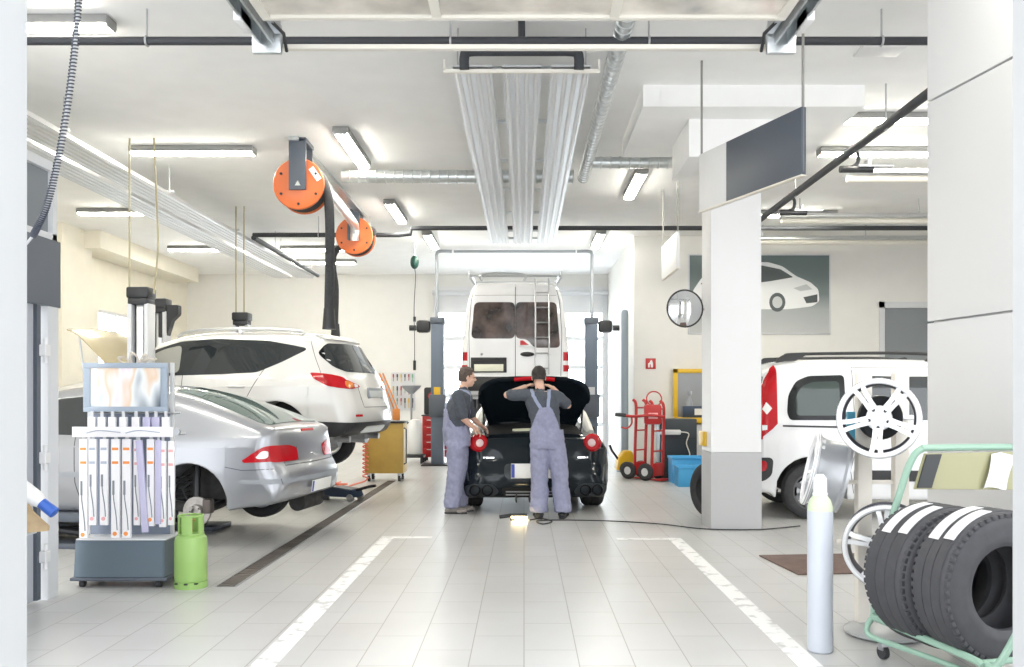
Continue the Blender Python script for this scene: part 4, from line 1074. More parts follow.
# ================================================================ PEOPLE
from mathutils import noise as NZ
def voxel(mb, name, size, smooth=6, wrinkle=0, wscale=(14, 14, 7), seed=0, keep=None, solid=0):
    me = mb.mesh('tmp', 0); o = bpy.data.objects.new('tmp', me); COL.objects.link(o)
    r = o.modifiers.new('r', 'REMESH'); r.mode = 'VOXEL'; r.voxel_size = size; r.adaptivity = 0
    if smooth: s = o.modifiers.new('s', 'SMOOTH'); s.factor = .5; s.iterations = smooth
    dg = bpy.context.evaluated_depsgraph_get(); dg.update()
    out = bpy.data.meshes.new_from_object(o.evaluated_get(dg))
    bpy.data.objects.remove(o); bpy.data.meshes.remove(me)
    out.name = name
    if wrinkle:
        ns = [v.normal.copy() for v in out.vertices]
        for v, n in zip(out.vertices, ns):
            c = v.co; q = Vector((c.x*wscale[0]+seed, c.y*wscale[1], c.z*wscale[2]))
            v.co = c+n*wrinkle*(NZ.noise(q)+.5*NZ.noise(q*2.3))
    if keep or solid:
        b = bmesh.new(); b.from_mesh(out)
        if keep:
            bmesh.ops.delete(b, geom=[f for f in b.faces if not keep(f.calc_center_median())], context='FACES')
        if solid: bmesh.ops.solidify(b, geom=b.faces[:], thickness=solid)
        b.to_mesh(out); b.free()
    out.polygons.foreach_set('use_smooth', [True]*len(out.polygons))
    return out
def mobj(name, me, m, parent=None):
    o = bpy.data.objects.new(name, me); COL.objects.link(o); o.data.materials.append(m)
    if parent: o.parent = parent
    return o
def chain(mb, pts, n=14):
    for (a, ra), (b, rb) in zip(pts, pts[1:]): mb.cyl(a, b, ra, n, rb)
    for p, r in pts: mb.ell(p, (r, r, r), None, n, 8)
def rings(mb, rs, n=24):
    # rs: (centre, rx, ry, heading angle) closed loft through elliptical rings, z up
    vs = []; fs = []
    for c, rx, ry, h in rs:
        for i in range(n):
            t = 2*PI*i/n; x = rx*math.copysign(abs(math.cos(t))**.85, math.cos(t)); y = ry*math.copysign(abs(math.sin(t))**.85, math.sin(t))
            vs.append((c[0]+x*math.cos(h)-y*math.sin(h), c[1]+x*math.sin(h)+y*math.cos(h), c[2]))
    for k in range(len(rs)-1):
        for i in range(n): j = (i+1) % n; fs.append([k*n+i, k*n+j, (k+1)*n+j, (k+1)*n+i])
    fs.append(list(range(n))[::-1]); fs.append([(len(rs)-1)*n+i for i in range(n)])
    mb.add(vs, fs)
def hand(mb, wrist, d, up, side, curl=.5, s=1.0):
    # palm + four bent fingers + thumb; d = direction, up = back of hand, side = +1/-1 thumb side
    d = d.normalized(); up = (up-d*up.dot(d)).normalized(); w = d.cross(up)*side
    c = wrist+d*.05*s
    M = Matrix(((d.x, w.x, up.x, c.x), (d.y, w.y, up.y, c.y), (d.z, w.z, up.z, c.z), (0, 0, 0, 1)))
    mb.box((0, 0, 0), (.10*s, .082*s, .030*s), .012, M=M)
    for i, L in enumerate((.070, .080, .074, .058)):
        b = wrist+d*.098*s+w*(.031-.0205*i)*s
        a1 = curl*.6; p1 = b+(d*math.cos(a1)-up*math.sin(a1))*L*.5*s
        a2 = curl*1.5; p2 = p1+(d*math.cos(a2)-up*math.sin(a2))*L*.32*s
        a3 = curl*2.1; p3 = p2+(d*math.cos(a3)-up*math.sin(a3))*L*.25*s
        chain(mb, [(b-d*.02, .0095*s), (p1, .009*s), (p2, .0085*s), (p3, .0075*s)], 8)
    b = wrist+d*.03*s+w*.036*s; t1 = b+(d*.6+w*.7-up*.2).normalized()*.04*s; t2 = t1+(d*.9+w*.3-up*.35*(.5+curl)).normalized()*.032*s
    chain(mb, [(b, .013*s), (t1, .011*s), (t2, .0085*s)], 8)
def head(mb, c, fwd, up=Vector((0, 0, 1))):
    f = fwd.normalized(); u = (up-f*up.dot(f)).normalized(); r = f.cross(u)
    M = Matrix(((r.x, f.x, u.x, 0), (r.y, f.y, u.y, 0), (r.z, f.z, u.z, 0), (0, 0, 0, 1)))
    L = lambda x, y, z: c+r*x+f*y+u*z
    mb.ell(L(0, -.012, .028), (.077, .097, .092), M)
    mb.ell(L(0, .022, -.045), (.060, .072, .075), M)
    mb.ell(L(0, .055, -.088), (.034, .032, .027), M)          # chin
    for s in (1, -1):
        mb.ell(L(s*.038, .062, -.028), (.024, .024, .022), M)  # cheek
        mb.ell(L(s*.030, .082, .022), (.026, .012, .009), M)   # brow
        mb.ell(L(s*.078, -.008, -.012), (.010, .020, .032), M) # ear
    chain(mb, [(L(0, .090, .012), .009), (L(0, .112, -.022), .013)], 8)
    mb.ell(L(0, .104, -.028), (.018, .012, .010), M)
    mb.ell(L(0, .090, -.060), (.024, .010, .006), M); mb.ell(L(0, .087, -.070), (.021, .010, .006), M)
    return M, L
M_skin = mat('skin', (.70, .43, .32), .5, noise=.06, nscale=30)
M_tee = mat('dark_grey_shirt', (.075, .085, .105), .85, noise=.12, nscale=60, bump=.1)
M_over = mat('lavender_grey_overalls', (.275, .285, .405), .8, noise=.10, nscale=25, bump=.15)
M_strap = mat('overall_strap', (.30, .34, .47), .8)
M_hairg = mat('greying_brown_hair', (.085, .062, .05), .7, noise=.4, nscale=70)
M_haird = mat('dark_hair', (.028, .022, .02), .65, noise=.4, nscale=80)

def make_person(loc, label, J, hairm, hairf, shoe_m, sd, bibw, knee=None):
    """J: joints in a frame at the feet: x right in the picture, y away, z up"""
    V = lambda p: Vector(p)
    B = MB(); h = J['face_h']      # heading angle of torso (0 = facing away, -90deg = facing right)
    M, L = head(B, V(J['head']), V(J['look']), V(J.get('headup', (0, 0, 1))))
    chain(B, [(V(J['neck']), .058), (V(J['head'])+Vector((0, 0, -.03))-V(J['look'])*.02, .052)])
    tr = [(V(c), a, b, h) for c, a, b in J['torso']]
    rings(B, tr)
    for s in 'lr':
        chain(B, [(V(J['sh'+s]), .055), (V(J['el'+s]), .043), (V(J['el'+s])*.5+V(J['wr'+s])*.5, .039), (V(J['wr'+s]), .029)])
        hand(B, V(J['wr'+s]), V(J['hd'+s]), V(J['hu'+s]), J['hs'+s], J.get('curl', .5))
        chain(B, [(V(J['hip'+s]), .09), (V(J['kn'+s]), .062), (V(J['kn'+s])*.65+V(J['an'+s])*.35, .060), (V(J['an'+s]), .042)])
        chain(B, [(V(J['an'+s]), .04), (V(J['an'+s])+V(J['toe'+s])*.07+Vector((0, 0, -.055)), .03)])
    body = mobj('person', voxel(B, 'person', .0065, 3), M_skin)
    body.location = loc; tag(body, label, 'person')
    # eyes
    for s in (1, -1):
        MB().ell(L(s*.030, .083, .004), (.012, .007, .006), M, 10, 6).build('eye', mat('eye', (.03, .025, .02), .2), body)
    # hair cap
    H = MB(); hc = V(J['head']); f = V(J['look']).normalized()
    H.ell(L(0, -.018, .036), (.084, .100, .094), M); H.ell(L(0, -.045, -.015), (.076, .066, .075), M)
    hm = voxel(H, 'hair', .007, 2, .006, (60, 60, 60), sd, keep=lambda c: hairf((c-hc).dot(f), (c-hc).dot(M.col[2].to_3d()), abs((c-hc).dot(M.col[0].to_3d()))), solid=-.004)
    mobj('hair', hm, hairm, body)
    # shirt
    S = MB(); g = .014
    rings(S, [(c, a+g, b+g, hh) for c, a, b, hh in tr[1:]])
    chain(S, [(V(J['neck'])-Vector((0, 0, .06)), .07), (V(J['neck'])-Vector((0, 0, .015)), .063)])
    for s in 'lr':
        a, b = V(J['sh'+s]), V(J['el'+s]); tpt = a+(b-a)*J.get('sleeve', .72)
        q = (V(J['neck'])-a); chain(S, [(a+q*.35-Vector((0, 0, .03)), .075), (a, .074), (a+(b-a)*.4, .07), (tpt, .068)])
    sh = mobj('shirt', voxel(S, 'shirt', .009, 4, .010, (13, 13, 16), sd+3), M_tee, body)
    # overalls
    O = MB(); g = .028
    rings(O, [(c, a+g, b+g, hh) for c, a, b, hh in tr])
    for s in 'lr':
        hp, k, an = V(J['hip'+s]), V(J['kn'+s]), V(J['an'+s])
        end = an+Vector((0, 0, -.018))
        chain(O, [(hp+Vector((0, 0, .02)), .118), (hp*.6+k*.4, .110), (k, .096), (k*.5+an*.5, .098), (an+Vector((0, 0, .05)), .096)])
        rings(O, [((k*.3+an*.7), .098, .098, 0), (an+Vector((0, 0, .04)), .102, .108, 0), (end, .098, .108, 0)])
    wz, tz, xc = bibw['waist'], bibw['top'], bibw['xc']
    def keep(c):
        if c.z < wz: return True
        if c.z > tz: return False
        t = (c.z-wz)/(tz-wz); ax = Vector((math.cos(h), math.sin(h), 0))
        u = (c-V(xc)).dot(ax)
        return abs(u) < bibw['w0']*(1-t)**bibw.get('p', .8)+bibw['w1']*t
    ov = mobj('overalls', voxel(O, 'overalls', .009, 3, .016, (11, 11, 8), sd, keep=keep, solid=-.006), M_over, body)
    for pts in J['straps']:
        m = MB(); q = [V(p) for p in pts]; c = catmull(q, 6); n = len(c)
        # project on the shirt
        bv = BVHTree.FromPolygons([v.co for v in sh.data.vertices], [list(p.vertices) for p in sh.data.polygons])
        vs = []; fs = []
        for i, p in enumerate(c):
            d = (c[min(i+1, n-1)]-c[max(i-1, 0)]).normalized(); loc_, nn, _, _ = bv.find_nearest(p)
            w = d.cross(nn).normalized()*.019
            for k_, (s_, o_) in enumerate(((1, .009), (-1, .009), (-1, -.004), (1, -.004))): vs.append(loc_+w*s_+nn*o_)
        for i in range(n-1):
            for k_ in range(4): fs.append([i*4+k_, i*4+(k_+1) % 4, i*4+4+(k_+1) % 4, i*4+4+k_])
        fs += [[0, 1, 2, 3], [(n-1)*4+k_ for k_ in (3, 2, 1, 0)]]
        m.add(vs, fs).build('strap', M_strap, body)
    for s in 'lr':
        an = V(J['an'+s]); d = V(J['toe'+s]).normalized(); w = Vector((-d.y, d.x, 0))
        X = MB(); q = lambda a, b, z: Vector((an.x+d.x*a+w.x*b, an.y+d.y*a+w.y*b, z))
        chain(X, [(q(-.055, 0, .042), .040), (q(0, 0, .052), .045), (q(.08, .004, .042), .042), (q(.155, .006, .036), .034)])
        X.ell(q(-.01, 0, .075), (.05, .05, .05)); X.ell(q(.1, .02, .036), (.05, .05, .03)); X.ell(q(.1, -.02, .036), (.05, .05, .03))
        sm = voxel(X, 'shoe', .006, 3)
        for v in sm.vertices: v.co.z = max(v.co.z, .012)
        so = mobj('shoe', sm, shoe_m, body)
        P_ = MB(); pl = []
        for a, b in ((-.098, .0), (-.085, .030), (-.03, .042), (.05, .044), (.11, .052), (.165, .040), (.192, .0), (.165, -.034), (.11, -.046), (.05, -.042), (-.03, -.040), (-.085, -.030)): pl.append((an.x+d.x*a+w.x*b, an.y+d.y*a+w.y*b))
        P_.prism(rnd(pl, 1, .03), (0.001, .02)).build('sole', M_black, so)
    return body
# ---- mechanic seen from behind, reaching up to the boot lid
Y2 = 10.62; s2 = Y2/FPX
q2 = lambda px, py, y=0: ((px-546)*s2, y, EYE-(py-CY)*s2)
J2 = dict(face_h=0, head=(-.085, .07, 1.69), look=(.0, .98, -.16), neck=(-.07, .02, 1.545),
    torso=[((.015, .0, .84), .165, .115), ((.02, .0, .95), .175, .125), ((0, .0, 1.08), .155, .105), ((-.02, .0, 1.22), .165, .108), ((-.045, .005, 1.36), .185, .112), ((-.06, .01, 1.46), .175, .098), ((-.065, .015, 1.52), .10, .07)],
    shl=(-.25, .01, 1.475), ell=(-.465, .06, 1.475), wrl=(-.25, .245, 1.575), hdl=(.55, .8, .25), hul=(-.35, -.05, .9), hsl=-1,
    shr=(.125, .01, 1.46), elr=(.265, .10, 1.35), wrr=(.09, .27, 1.56), hdr=(-.5, .8, .35), hur=(.35, -.05, .9), hsr=1,
    hipl=(-.07, 0, .86), hipr=(.11, 0, .86), knl=(-.075, .02, .48), knr=(.165, .03, .48), anl=(-.08, -.01, .10), anr=(.20, .03, .10),
    toel=(-.12, 1, 0), toer=(.15, 1, 0), curl=.35, sleeve=.78,
    straps=[[(-.165, .09, 1.52), (-.17, .03, 1.56), (-.165, -.06, 1.52), (-.14, -.12, 1.44), (-.06, -.13, 1.31)], [(.02, .09, 1.52), (.03, .03, 1.56), (.04, -.06, 1.52), (.035, -.12, 1.44), (.02, -.13, 1.31)]])
make_person(Vector(((546-CX)*s2, Y2, 0)), 'mechanic seen from behind in lavender overalls reaching up to the raised boot lid', J2, M_haird,
    lambda f, u, s: u > -.045 and (f < .06 or u > .075) and not (f > .0 and u < -.0) , M_black, 1.7, dict(waist=1.06, top=1.325, xc=(-.01, 0, 0), w0=.17, w1=.06))
# ---- mechanic on the left in profile, facing the car
Y1 = 11.15; s1 = Y1/FPX
J1 = dict(face_h=math.radians(-72), head=(.125, .05, 1.70), look=(.96, .24, -.12), neck=(.075, .03, 1.555),
    torso=[((.0, .0, .84), .16, .125), ((.0, .0, .95), .165, .135), ((-.01, .0, 1.08), .155, .125), ((-.005, .0, 1.22), .17, .125), ((.02, .01, 1.36), .185, .125), ((.045, .015, 1.46), .175, .10), ((.06, .02, 1.53), .10, .07)],
    shl=(.10, .205, 1.47), ell=(.17, .27, 1.19), wrl=(.27, .24, 1.10), hdl=(.8, -.1, -.5), hul=(0, .3, 1), hsl=-1,
    shr=(.02, -.175, 1.47), elr=(.10, -.215, 1.185), wrr=(.20, -.12, 1.08), hdr=(.75, .35, -.5), hur=(.2, -.5, .8), hsr=1,
    hipl=(.02, .095, .86), hipr=(-.01, -.085, .86), knl=(.04, .10, .48), knr=(-.01, -.09, .48), anl=(.02, .11, .10), anr=(-.055, -.085, .10),
    toel=(1, .1, 0), toer=(1, -.08, 0), curl=.6, sleeve=.85,
    straps=[[(.17, -.02, 1.40), (.10, -.09, 1.53), (.03, -.10, 1.555), (-.05, -.06, 1.50), (-.10, .0, 1.38), (-.12, .03, 1.27)], [(.2, .09, 1.40), (.13, .13, 1.53), (.07, .14, 1.555), (-.0, .12, 1.50), (-.06, .08, 1.38), (-.11, .05, 1.27)]])
make_person(Vector(((457-CX)*s1, Y1, 0)), 'mechanic standing in profile in lavender overalls beside the left tail lamp', J1, M_hairg,
    lambda f, u, s: u > -.06 and (f < .045 or u > .07) and not (f > -.01 and u < .0) and not (f > .02 and u < .03), mat('beige_shoe', (.30, .27, .25), .6), 5.1, dict(waist=1.04, top=1.30, xc=(.0, 0, 0), w0=.20, w1=.05, p=.8))
# ================================================================ LIFTS
M_blue = mat('lift_blue_grey', (.115, .145, .195), .45)
M_yel = mat('yellow_paint', (.72, .45, .02), .45)
M_red = mat('red_paint', (.55, .02, .03), .35)
M_orange_p = mat('orange_paint', (.70, .165, .045), .4)
M_green = mat('pale_green_paint', (.27, .42, .33), .4)
M_lime = mat('lime_cylinder', (.29, .47, .14), .4)
M_brass = mat('brass', (.6, .45, .2), .35, .9)
def far_post(x, sx, label):
    t = thing('lift_post', label, 'lift post', (x, 19.0, 0), 0, 'blue grey posts of the van lift')
    MB().bx(-.13, .13, -.16, .16, .03, 3.08, .012).build('post', M_blue, t)
    MB().bx(-.32, .32, -.36, .30, 0, .03, .006).build('base_plate', M_black, t)
    MB().bx(-.15, .15, -.18, .18, 3.0, 3.14, .02).build('cap', M_dgrey, t)
    h = MB().box((sx*.30, -.05, 2.95), (.30, .2, .26), .06); h.cyl((sx*.46, -.05, 2.92), (sx*.60, -.05, 2.92), .06, 12); h.build('motor_head', M_black, t)
    MB().tube(catmull([(sx*.02, 0, 3.12), (sx*.02, 0, 4.3), (sx*.02, 0, 4.5), (-sx*.05, 0, 4.56), (-sx*.3, 0, 4.56)], 6), .035, 10).build('conduit', M_mgrey, t)
    MB().bx(-.07, .07, -.164, -.16, 1.45, 1.66, .001).build('sticker', M_yel if sx < 0 else M_lgrey, t)
    c = MB().bx(-.17, .17, -.2, .2, 1.02, 1.5, .02); c.build('carriage', M_dgrey, t)
    for yy in (-1, 1):
        a = MB().tube([(-sx*.16, yy*.16, 1.08), (-sx*.5, yy*.75, 1.1), (-sx*.72, yy*1.15, 1.12)], [.06, .055, .045], 8); a.cyl((-sx*.72, yy*1.15, 1.10), (-sx*.72, yy*1.15, 1.44), .05, 12); a.build('swing_arm', M_dgrey, t)
far_post(-1.84, -1, 'blue grey lift post with yellow sticker left of the raised white van')
far_post(1.43, 1, 'blue grey lift post right of the raised white van')
solo('crossbar', MB().tube([(-1.5, 19, 4.56), (1.1, 19, 4.56)], .03, 10), M_mgrey, 'thin pipe joining the two far lift posts high above the white van', 'bar')
def near_post(x, y, top, label, sx=1, headbox=False):
    t = thing('lift_post', label, 'lift post', (x, y, 0), 0, 'dark capped lift posts on the left')
    m = MB(); m.bx(-.13, -.075, -.11, .11, .03, top-.2, .008); m.bx(.075, .13, -.11, .11, .03, top-.2, .008); m.bx(-.08, .08, .06, .11, .03, top-.2)
    m.build('post', M_lgrey, t)
    MB().bx(-.042, .042, -.05, .0, .1, top-.2, .004).build('slide', M_alu, t)
    MB().bx(-.073, .073, .0, .06, .04, top-.21).build('channel', M_black, t)
    c = MB().bx(-.138, .138, -.13, .13, top-.14, top, .025); c.bx(-.125, .125, -.115, .115, top-.22, top-.13, .02); c.build('cap', M_black, t)
    MB().bx(-.28, .28, -.28, .28, 0, .03, .006).build('base_plate', M_black, t)
    if headbox:
        MB().prism([(.0, top-.10), (.30, top-.10), (.30, top-.24), (.20, top-.34), (.12, top-.60), (0, top-.60)], (-.08, .08), Matrix(((1, 0, 0, 0), (0, 0, 1, 0), (0, 1, 0, 0), (0, 0, 0, 1))), .01).build('bracket', M_black, t)
    return t
near_post(-4.73, 11.0, 2.80, 'tall lift post with a black cap standing behind the wiper display', headbox=False)
near_post(-5.6, 13.7, 2.96, 'lift post with a dark angled bracket just behind the black capped post', headbox=True)
near_post(-4.72, 14.9, 2.86, 'lift post whose dark cap shows above the roof of the white crossover', headbox=False)
for lab, px, Y, zt, bend in (('left one of two thin wires hanging to the near black capped lift post', 129.5, 10.9, 2.82, 0), ('right one of two thin wires hanging to the near black capped lift post', 154, 10.9, 2.82, .03), ('left one of two thin wires above the lift post behind the white crossover', 236, 14.8, 2.88, 0), ('right one of two thin wires above the lift post behind the white crossover', 244, 14.8, 2.88, 0)):
    x = (px-CX)*Y/FPX
    solo('hanging_wire', MB().tube(catmull([(x, Y, CEIL), (x+bend, Y, 3.9), (x+bend*1.6, Y, 3.3), (x+(.0), Y, zt-.1)], 6), .012, 6), M_wire, lab, 'wire', 'wires hanging to the left lifts')

# ================================================================ HOSE REELS
def reel(label, loc, hose_x, hz0, duct=None, ducttop=0):
    t = thing('hose_reel', label, 'hose reel', loc, 0, 'orange exhaust hose reels')
    R = .315
    MXZ = Matrix.Rotation(PI/2, 4, 'X')            # lathe axis z -> -y
    MB().lathe([(0, .155), (.05, .155), (.06, .15), (R-.05, .15), (R-.01, .162), (R, .15), (R, .138), (0, .135)], MXZ, 44).build('front_disc', M_orange_p, t, smooth=30)
    MB().lathe([(0, -.135), (R, -.138), (R, -.15), (R-.01, -.162), (0, -.155)], MXZ, 44).build('rear_disc', M_orange_p, t, smooth=30)
    for k in range(4): MB().torus(R-.055, .045, Matrix.Translation((0, .08-.053*k, 0)) @ MXZ, 40, 10).build('hose_coil', M_rubber, t)
    MB().lathe([(0, .13), (R-.1, .13), (R-.1, -.13), (0, -.13)], MXZ, 30).build('drum', M_black, t)
    for k in range(6):
        a = PI/6+k*PI/3
        MB().cyl((math.cos(a)*R*.78, -.152, math.sin(a)*R*.78), (math.cos(a)*R*.78, -.168, math.sin(a)*R*.78), .016, 10).build('bolt', M_black, t)
    b = MB().bx(-.11, .10, -.20, -.165, -.08, CEIL-loc[2]-.02, .006); b.bx(-.11, .10, -.20, .22, CEIL-loc[2]-.05, CEIL-loc[2]-.001, .006); b.bx(-.10, .09, .17, .2, -.08, CEIL-loc[2]-.02, .006); b.build('bracket', M_dgrey, t)
    MB().cyl((0, -.2, 0), (0, .2, 0), .03, 14).build('axle', M_steel, t)
    hs = []
    x0 = hose_x-loc[0]
    MB().tube(catmull([(R-.10, 0, .16), (R-.04, 0, .05), (x0, 0, -.25), (x0+.01, 0, -.9), (x0, 0, hz0-loc[2]+.2), (x0, 0, hz0-loc[2])], 8), .058 if duct is None else .05, 12).build('hose', M_rubber, t)
    MB().cyl((x0, 0, hz0-loc[2]-.16), (x0, 0, hz0-loc[2]+.1), .085, 16, .065).build('nozzle', M_black, t)
    return t
ra_ = reel('nearer orange hose reel with black bracket hanging from the ceiling', (-2.76, 11.05, 4.06), -2.42, 2.45)
MB().bx(-.035, .035, -.166, -.162, -.09, .09).build('sticker', M_white, ra_); ra_.children
st_ = [c for c in bpy.data.objects if c.parent == ra_ and c.name.startswith('sticker')][0]; st_.location = (.205, 0, .12); st_.rotation_euler = (0, math.radians(-35), 0)
MB().prism([(-.035, 0), (.035, 0), (0, .06)], (.0, .003), Matrix(((1, 0, 0, 0), (0, 0, -1, -.2), (0, 1, 0, -.03), (0, 0, 0, 1)))).build('emblem', mat('emblem_grey', (.6, .62, .6), .5), ra_)
rb2 = reel('farther orange hose reel fed by a silver duct', (-2.87, 15.2, 4.18), -3.22, 2.6, duct=1)
solo('exhaust_duct', MB().tube(catmull([(-2.62, 11.25, 4.22), (-2.66, 12.2, 4.26), (-2.82, 14.6, 4.33), (-2.84, 14.95, 4.30), (-2.85, 14.97, 4.15), (-2.85, 14.98, 4.08)], 8), .075, 14), M_alu, 'smooth silver duct running from the near to the far orange reel', 'duct')
solo('reel_rail', MB().bx(-2.86, -2.74, 10.8, 15.5, CEIL-.05, CEIL-.001), M_galv, 'steel ceiling rail carrying the two orange hose reels', 'rail')

# tool hanging from the ceiling near the van
tb = thing('tool_balancer', 'dark green tool balancer hanging on a hook near the left lift post', 'tool balancer', (-2.25, 18.3, 4.2))
MB().cyl((0, 0, .15), (0, 0, CEIL-4.2-.001), .01, 8).build('hook_rod', M_steel, tb)
MB().ell((0, 0, .02), (.09, .07, .14)).box((0, -.06, .02), (.07, .03, .12), .01).build('body', mat('dark_green_paint', (.008, .05, .04), .4), tb)
MB().tube(catmull([(0, 0, -.1), (.02, 0, -.3), (-.01, 0, -.9), (0, 0, -1.6), (0, 0, -2.2)], 6), .008, 6).build('cable', M_black, tb)
MB().cyl((0, 0, -2.0), (0, 0, -2.2), .03, 10).build('control_pendant', M_black, tb)
MB().cyl((0, 0, -1.1), (0, 0, -1.2), .028, 10).build('stopper', M_black, tb)

# coiled hose in the foreground
pts = [P(81, -166, 5.0), P(80, -60, 5.0), P(78, 10, 5.0), P(71, 80, 5.0), P(60, 150, 5.0), P(47, 205, 5.0), P(33, 236, 5.05)]
path = catmull(pts, 40); hel = []
for i, p in enumerate(path):
    d = (path[min(i+1, len(path)-1)]-path[max(i-1, 0)]).normalized(); u = d.cross(Vector((0, 1, 0))).normalized(); w = d.cross(u)
    for k in range(5): a = (i+k/5)*2*PI/2.0; q = p.lerp(path[min(i+1, len(path)-1)], k/5); hel.append(q+(u*math.cos(a)+w*math.sin(a))*.016)
ch = thing('coiled_hose', 'black and white coiled air hose hanging in the foreground at upper left', 'hose', path[-1])
MB().tube([p-path[-1] for p in hel], .0048, 5).build('coil', mat('coil_slate', (.07, .08, .105), .5), ch)
MB().tube([p-path[-1] for p in path], .0105, 8).build('core', M_lgrey, ch)
MB().tube(catmull([(0, 0, 0), (-.12, .05, -.10), (-.19, .1, -.15), (-.26, .1, -.16)], 5), .008, 6).build('tail', M_lgrey, ch)

# ================================================================ WIPER BLADE DISPLAY
M_slate = mat('slate_blue_metal', (.13, .17, .205), .3, .3)
ds = thing('display_stand', 'slate blue wheeled display stand with framed picture header and hanging cartons', 'display stand', (-3.05, 6.95, 0))
bb = MB(); b = bmesh.new(); 
v8 = [(-.37, -.20, .075), (.32, -.20, .075), (.34, .16, .075), (-.36, .16, .075), (-.36, -.19, .36), (.315, -.19, .36), (.33, .15, .36), (-.35, .15, .36)]
bv = [b.verts.new(v) for v in v8]
for f in ((0, 1, 2, 3), (4, 5, 6, 7), (0, 1, 5, 4), (1, 2, 6, 5), (2, 3, 7, 6), (3, 0, 4, 7)): b.faces.new([bv[i] for i in f])
bmesh.ops.recalc_face_normals(b, faces=b.faces[:]); bmesh.ops.bevel(b, geom=b.edges[:], offset=.008, segments=2, affect='EDGES'); bb.bm(b)
bb.build('base', M_slate, ds)
MB().bx(-.39, .345, -.215, .17, .055, .08, .006).build('skirt', M_dgrey, ds)
MB().bx(-.355, .33, -.19, .15, .36, .372, .003).build('top_plate', M_lgrey, ds)
for x, y in ((-.32, -.15), (.27, -.17), (.29, .12), (-.31, .12)):
    MB().cyl((x-.018, y, .03), (x+.018, y, .03), .029, 14).build('castor', M_rubber, ds)
MB().bx(-.36, .27, .05, .075, .37, 1.36).build('back_panel', mat('slate_panel', (.24, .28, .36), .4), ds)
for x in (-.37, .28): MB().bx(x-.012, x+.012, .045, .08, .37, 1.72, .003).build('upright', M_lgrey, ds)
hd = MB()
hd.bx(-.37, .28, -.05, -.02, 1.335, 1.375, .004).bx(-.37, .28, -.05, -.02, 1.675, 1.715, .004).bx(-.37, -.315, -.05, -.02, 1.374, 1.676, .004).bx(.23, .28, -.05, -.02, 1.374, 1.676, .004)
hd.build('header_frame', mat('blue_grey_frame', (.33, .39, .47), .35), ds)
def picture_mat():
    m = bpy.data.materials.new('header_picture'); m.use_nodes = True; nt = m.node_tree; b = nt.nodes['Principled BSDF']; N = nt.nodes.new; L = nt.links.new
    tc = N('ShaderNodeTexCoord'); mp = N('ShaderNodeMapping'); mp.inputs['Scale'].default_value = (1.6, 1, .5); mp.inputs['Rotation'].default_value = (0, .5, 0)
    n = N('ShaderNodeTexNoise'); n.inputs['Scale'].default_value = 3.4; n.inputs['Detail'].default_value = 2; n.inputs['Distortion'].default_value = .1
    L(tc.outputs['Object'], mp.inputs['Vector']); L(mp.outputs['Vector'], n.inputs['Vector'])
    cr = N('ShaderNodeValToRGB'); e = cr.color_ramp.elements
    e[0].position = .3; e[0].color = (.13, .16, .19, 1); e[1].position = .42; e[1].color = (.52, .56, .60, 1)
    for p, c in ((.5, (.80, .82, .82, 1)), (.56, (.78, .60, .45, 1)), (.64, (.86, .82, .84, 1)), (.74, (.80, .55, .66, 1))): k = e.new(p); k.color = c
    L(n.outputs['Fac'], cr.inputs['Fac']); L(cr.outputs['Color'], b.inputs['Base Color']); b.inputs['Roughness'].default_value = .12
    return m
MB().bx(-.315, .23, -.04, -.03, 1.375, 1.675).build('header_picture', picture_mat(), ds)
MB().bx(-.37, .28, -.018, .0, 1.34, 1.71, .004).build('header_back', M_mgrey, ds)
MB().tube([(-.33, .02, 1.16), (.40, .02, 1.16)], .008, 8).build('hook_rail', M_steel, ds); MB().tube([(-.33, .02, 1.325), (.36, .02, 1.325)], .008, 8).build('hook_rail', M_steel, ds)
ribbon = MB()
for (a, b_, c_, r_) in ((-.06, 1.735, .05, .5), (.02, 1.74, .06, 1.2), (.09, 1.735, .05, 2.0)):
    ribbon.torus(c_*.7, .012, Matrix.Translation((a, -.03, b_)) @ Matrix.Rotation(r_, 4, 'Y') @ Matrix.Rotation(1.2, 4, 'X') @ Matrix.Diagonal((1.2, .6, 1, 1)), 20, 6)
ribbon.tube(catmull([(.05, -.03, 1.72), (.13, -.03, 1.745), (.17, -.03, 1.735), (.19, -.03, 1.75)], 5), .012, 6)
o = ribbon.build('ribbon', mat('beige_ribbon', (.55, .50, .44), .7), None); o.location = ds.location; tag(o, 'crumpled beige ribbon lying on top of the display picture header', 'ribbon')
M_card = mat('white_card', (.84, .83, .85), .4); M_cardp = mat('lilac_card', (.52, .50, .68), .4)
M_ob = mat('orange_print', (.85, .30, .07), .4); M_gb = mat('grey_print', (.42, .46, .55), .4); M_pb = mat('pink_print', (.80, .42, .42), .4); M_db = mat('blade_dark', (.22, .24, .27), .4)
ORD = ['first', 'second', 'third', 'fourth', 'fifth', 'sixth', 'seventh', 'eighth', 'ninth', 'tenth', 'eleventh', 'twelfth']
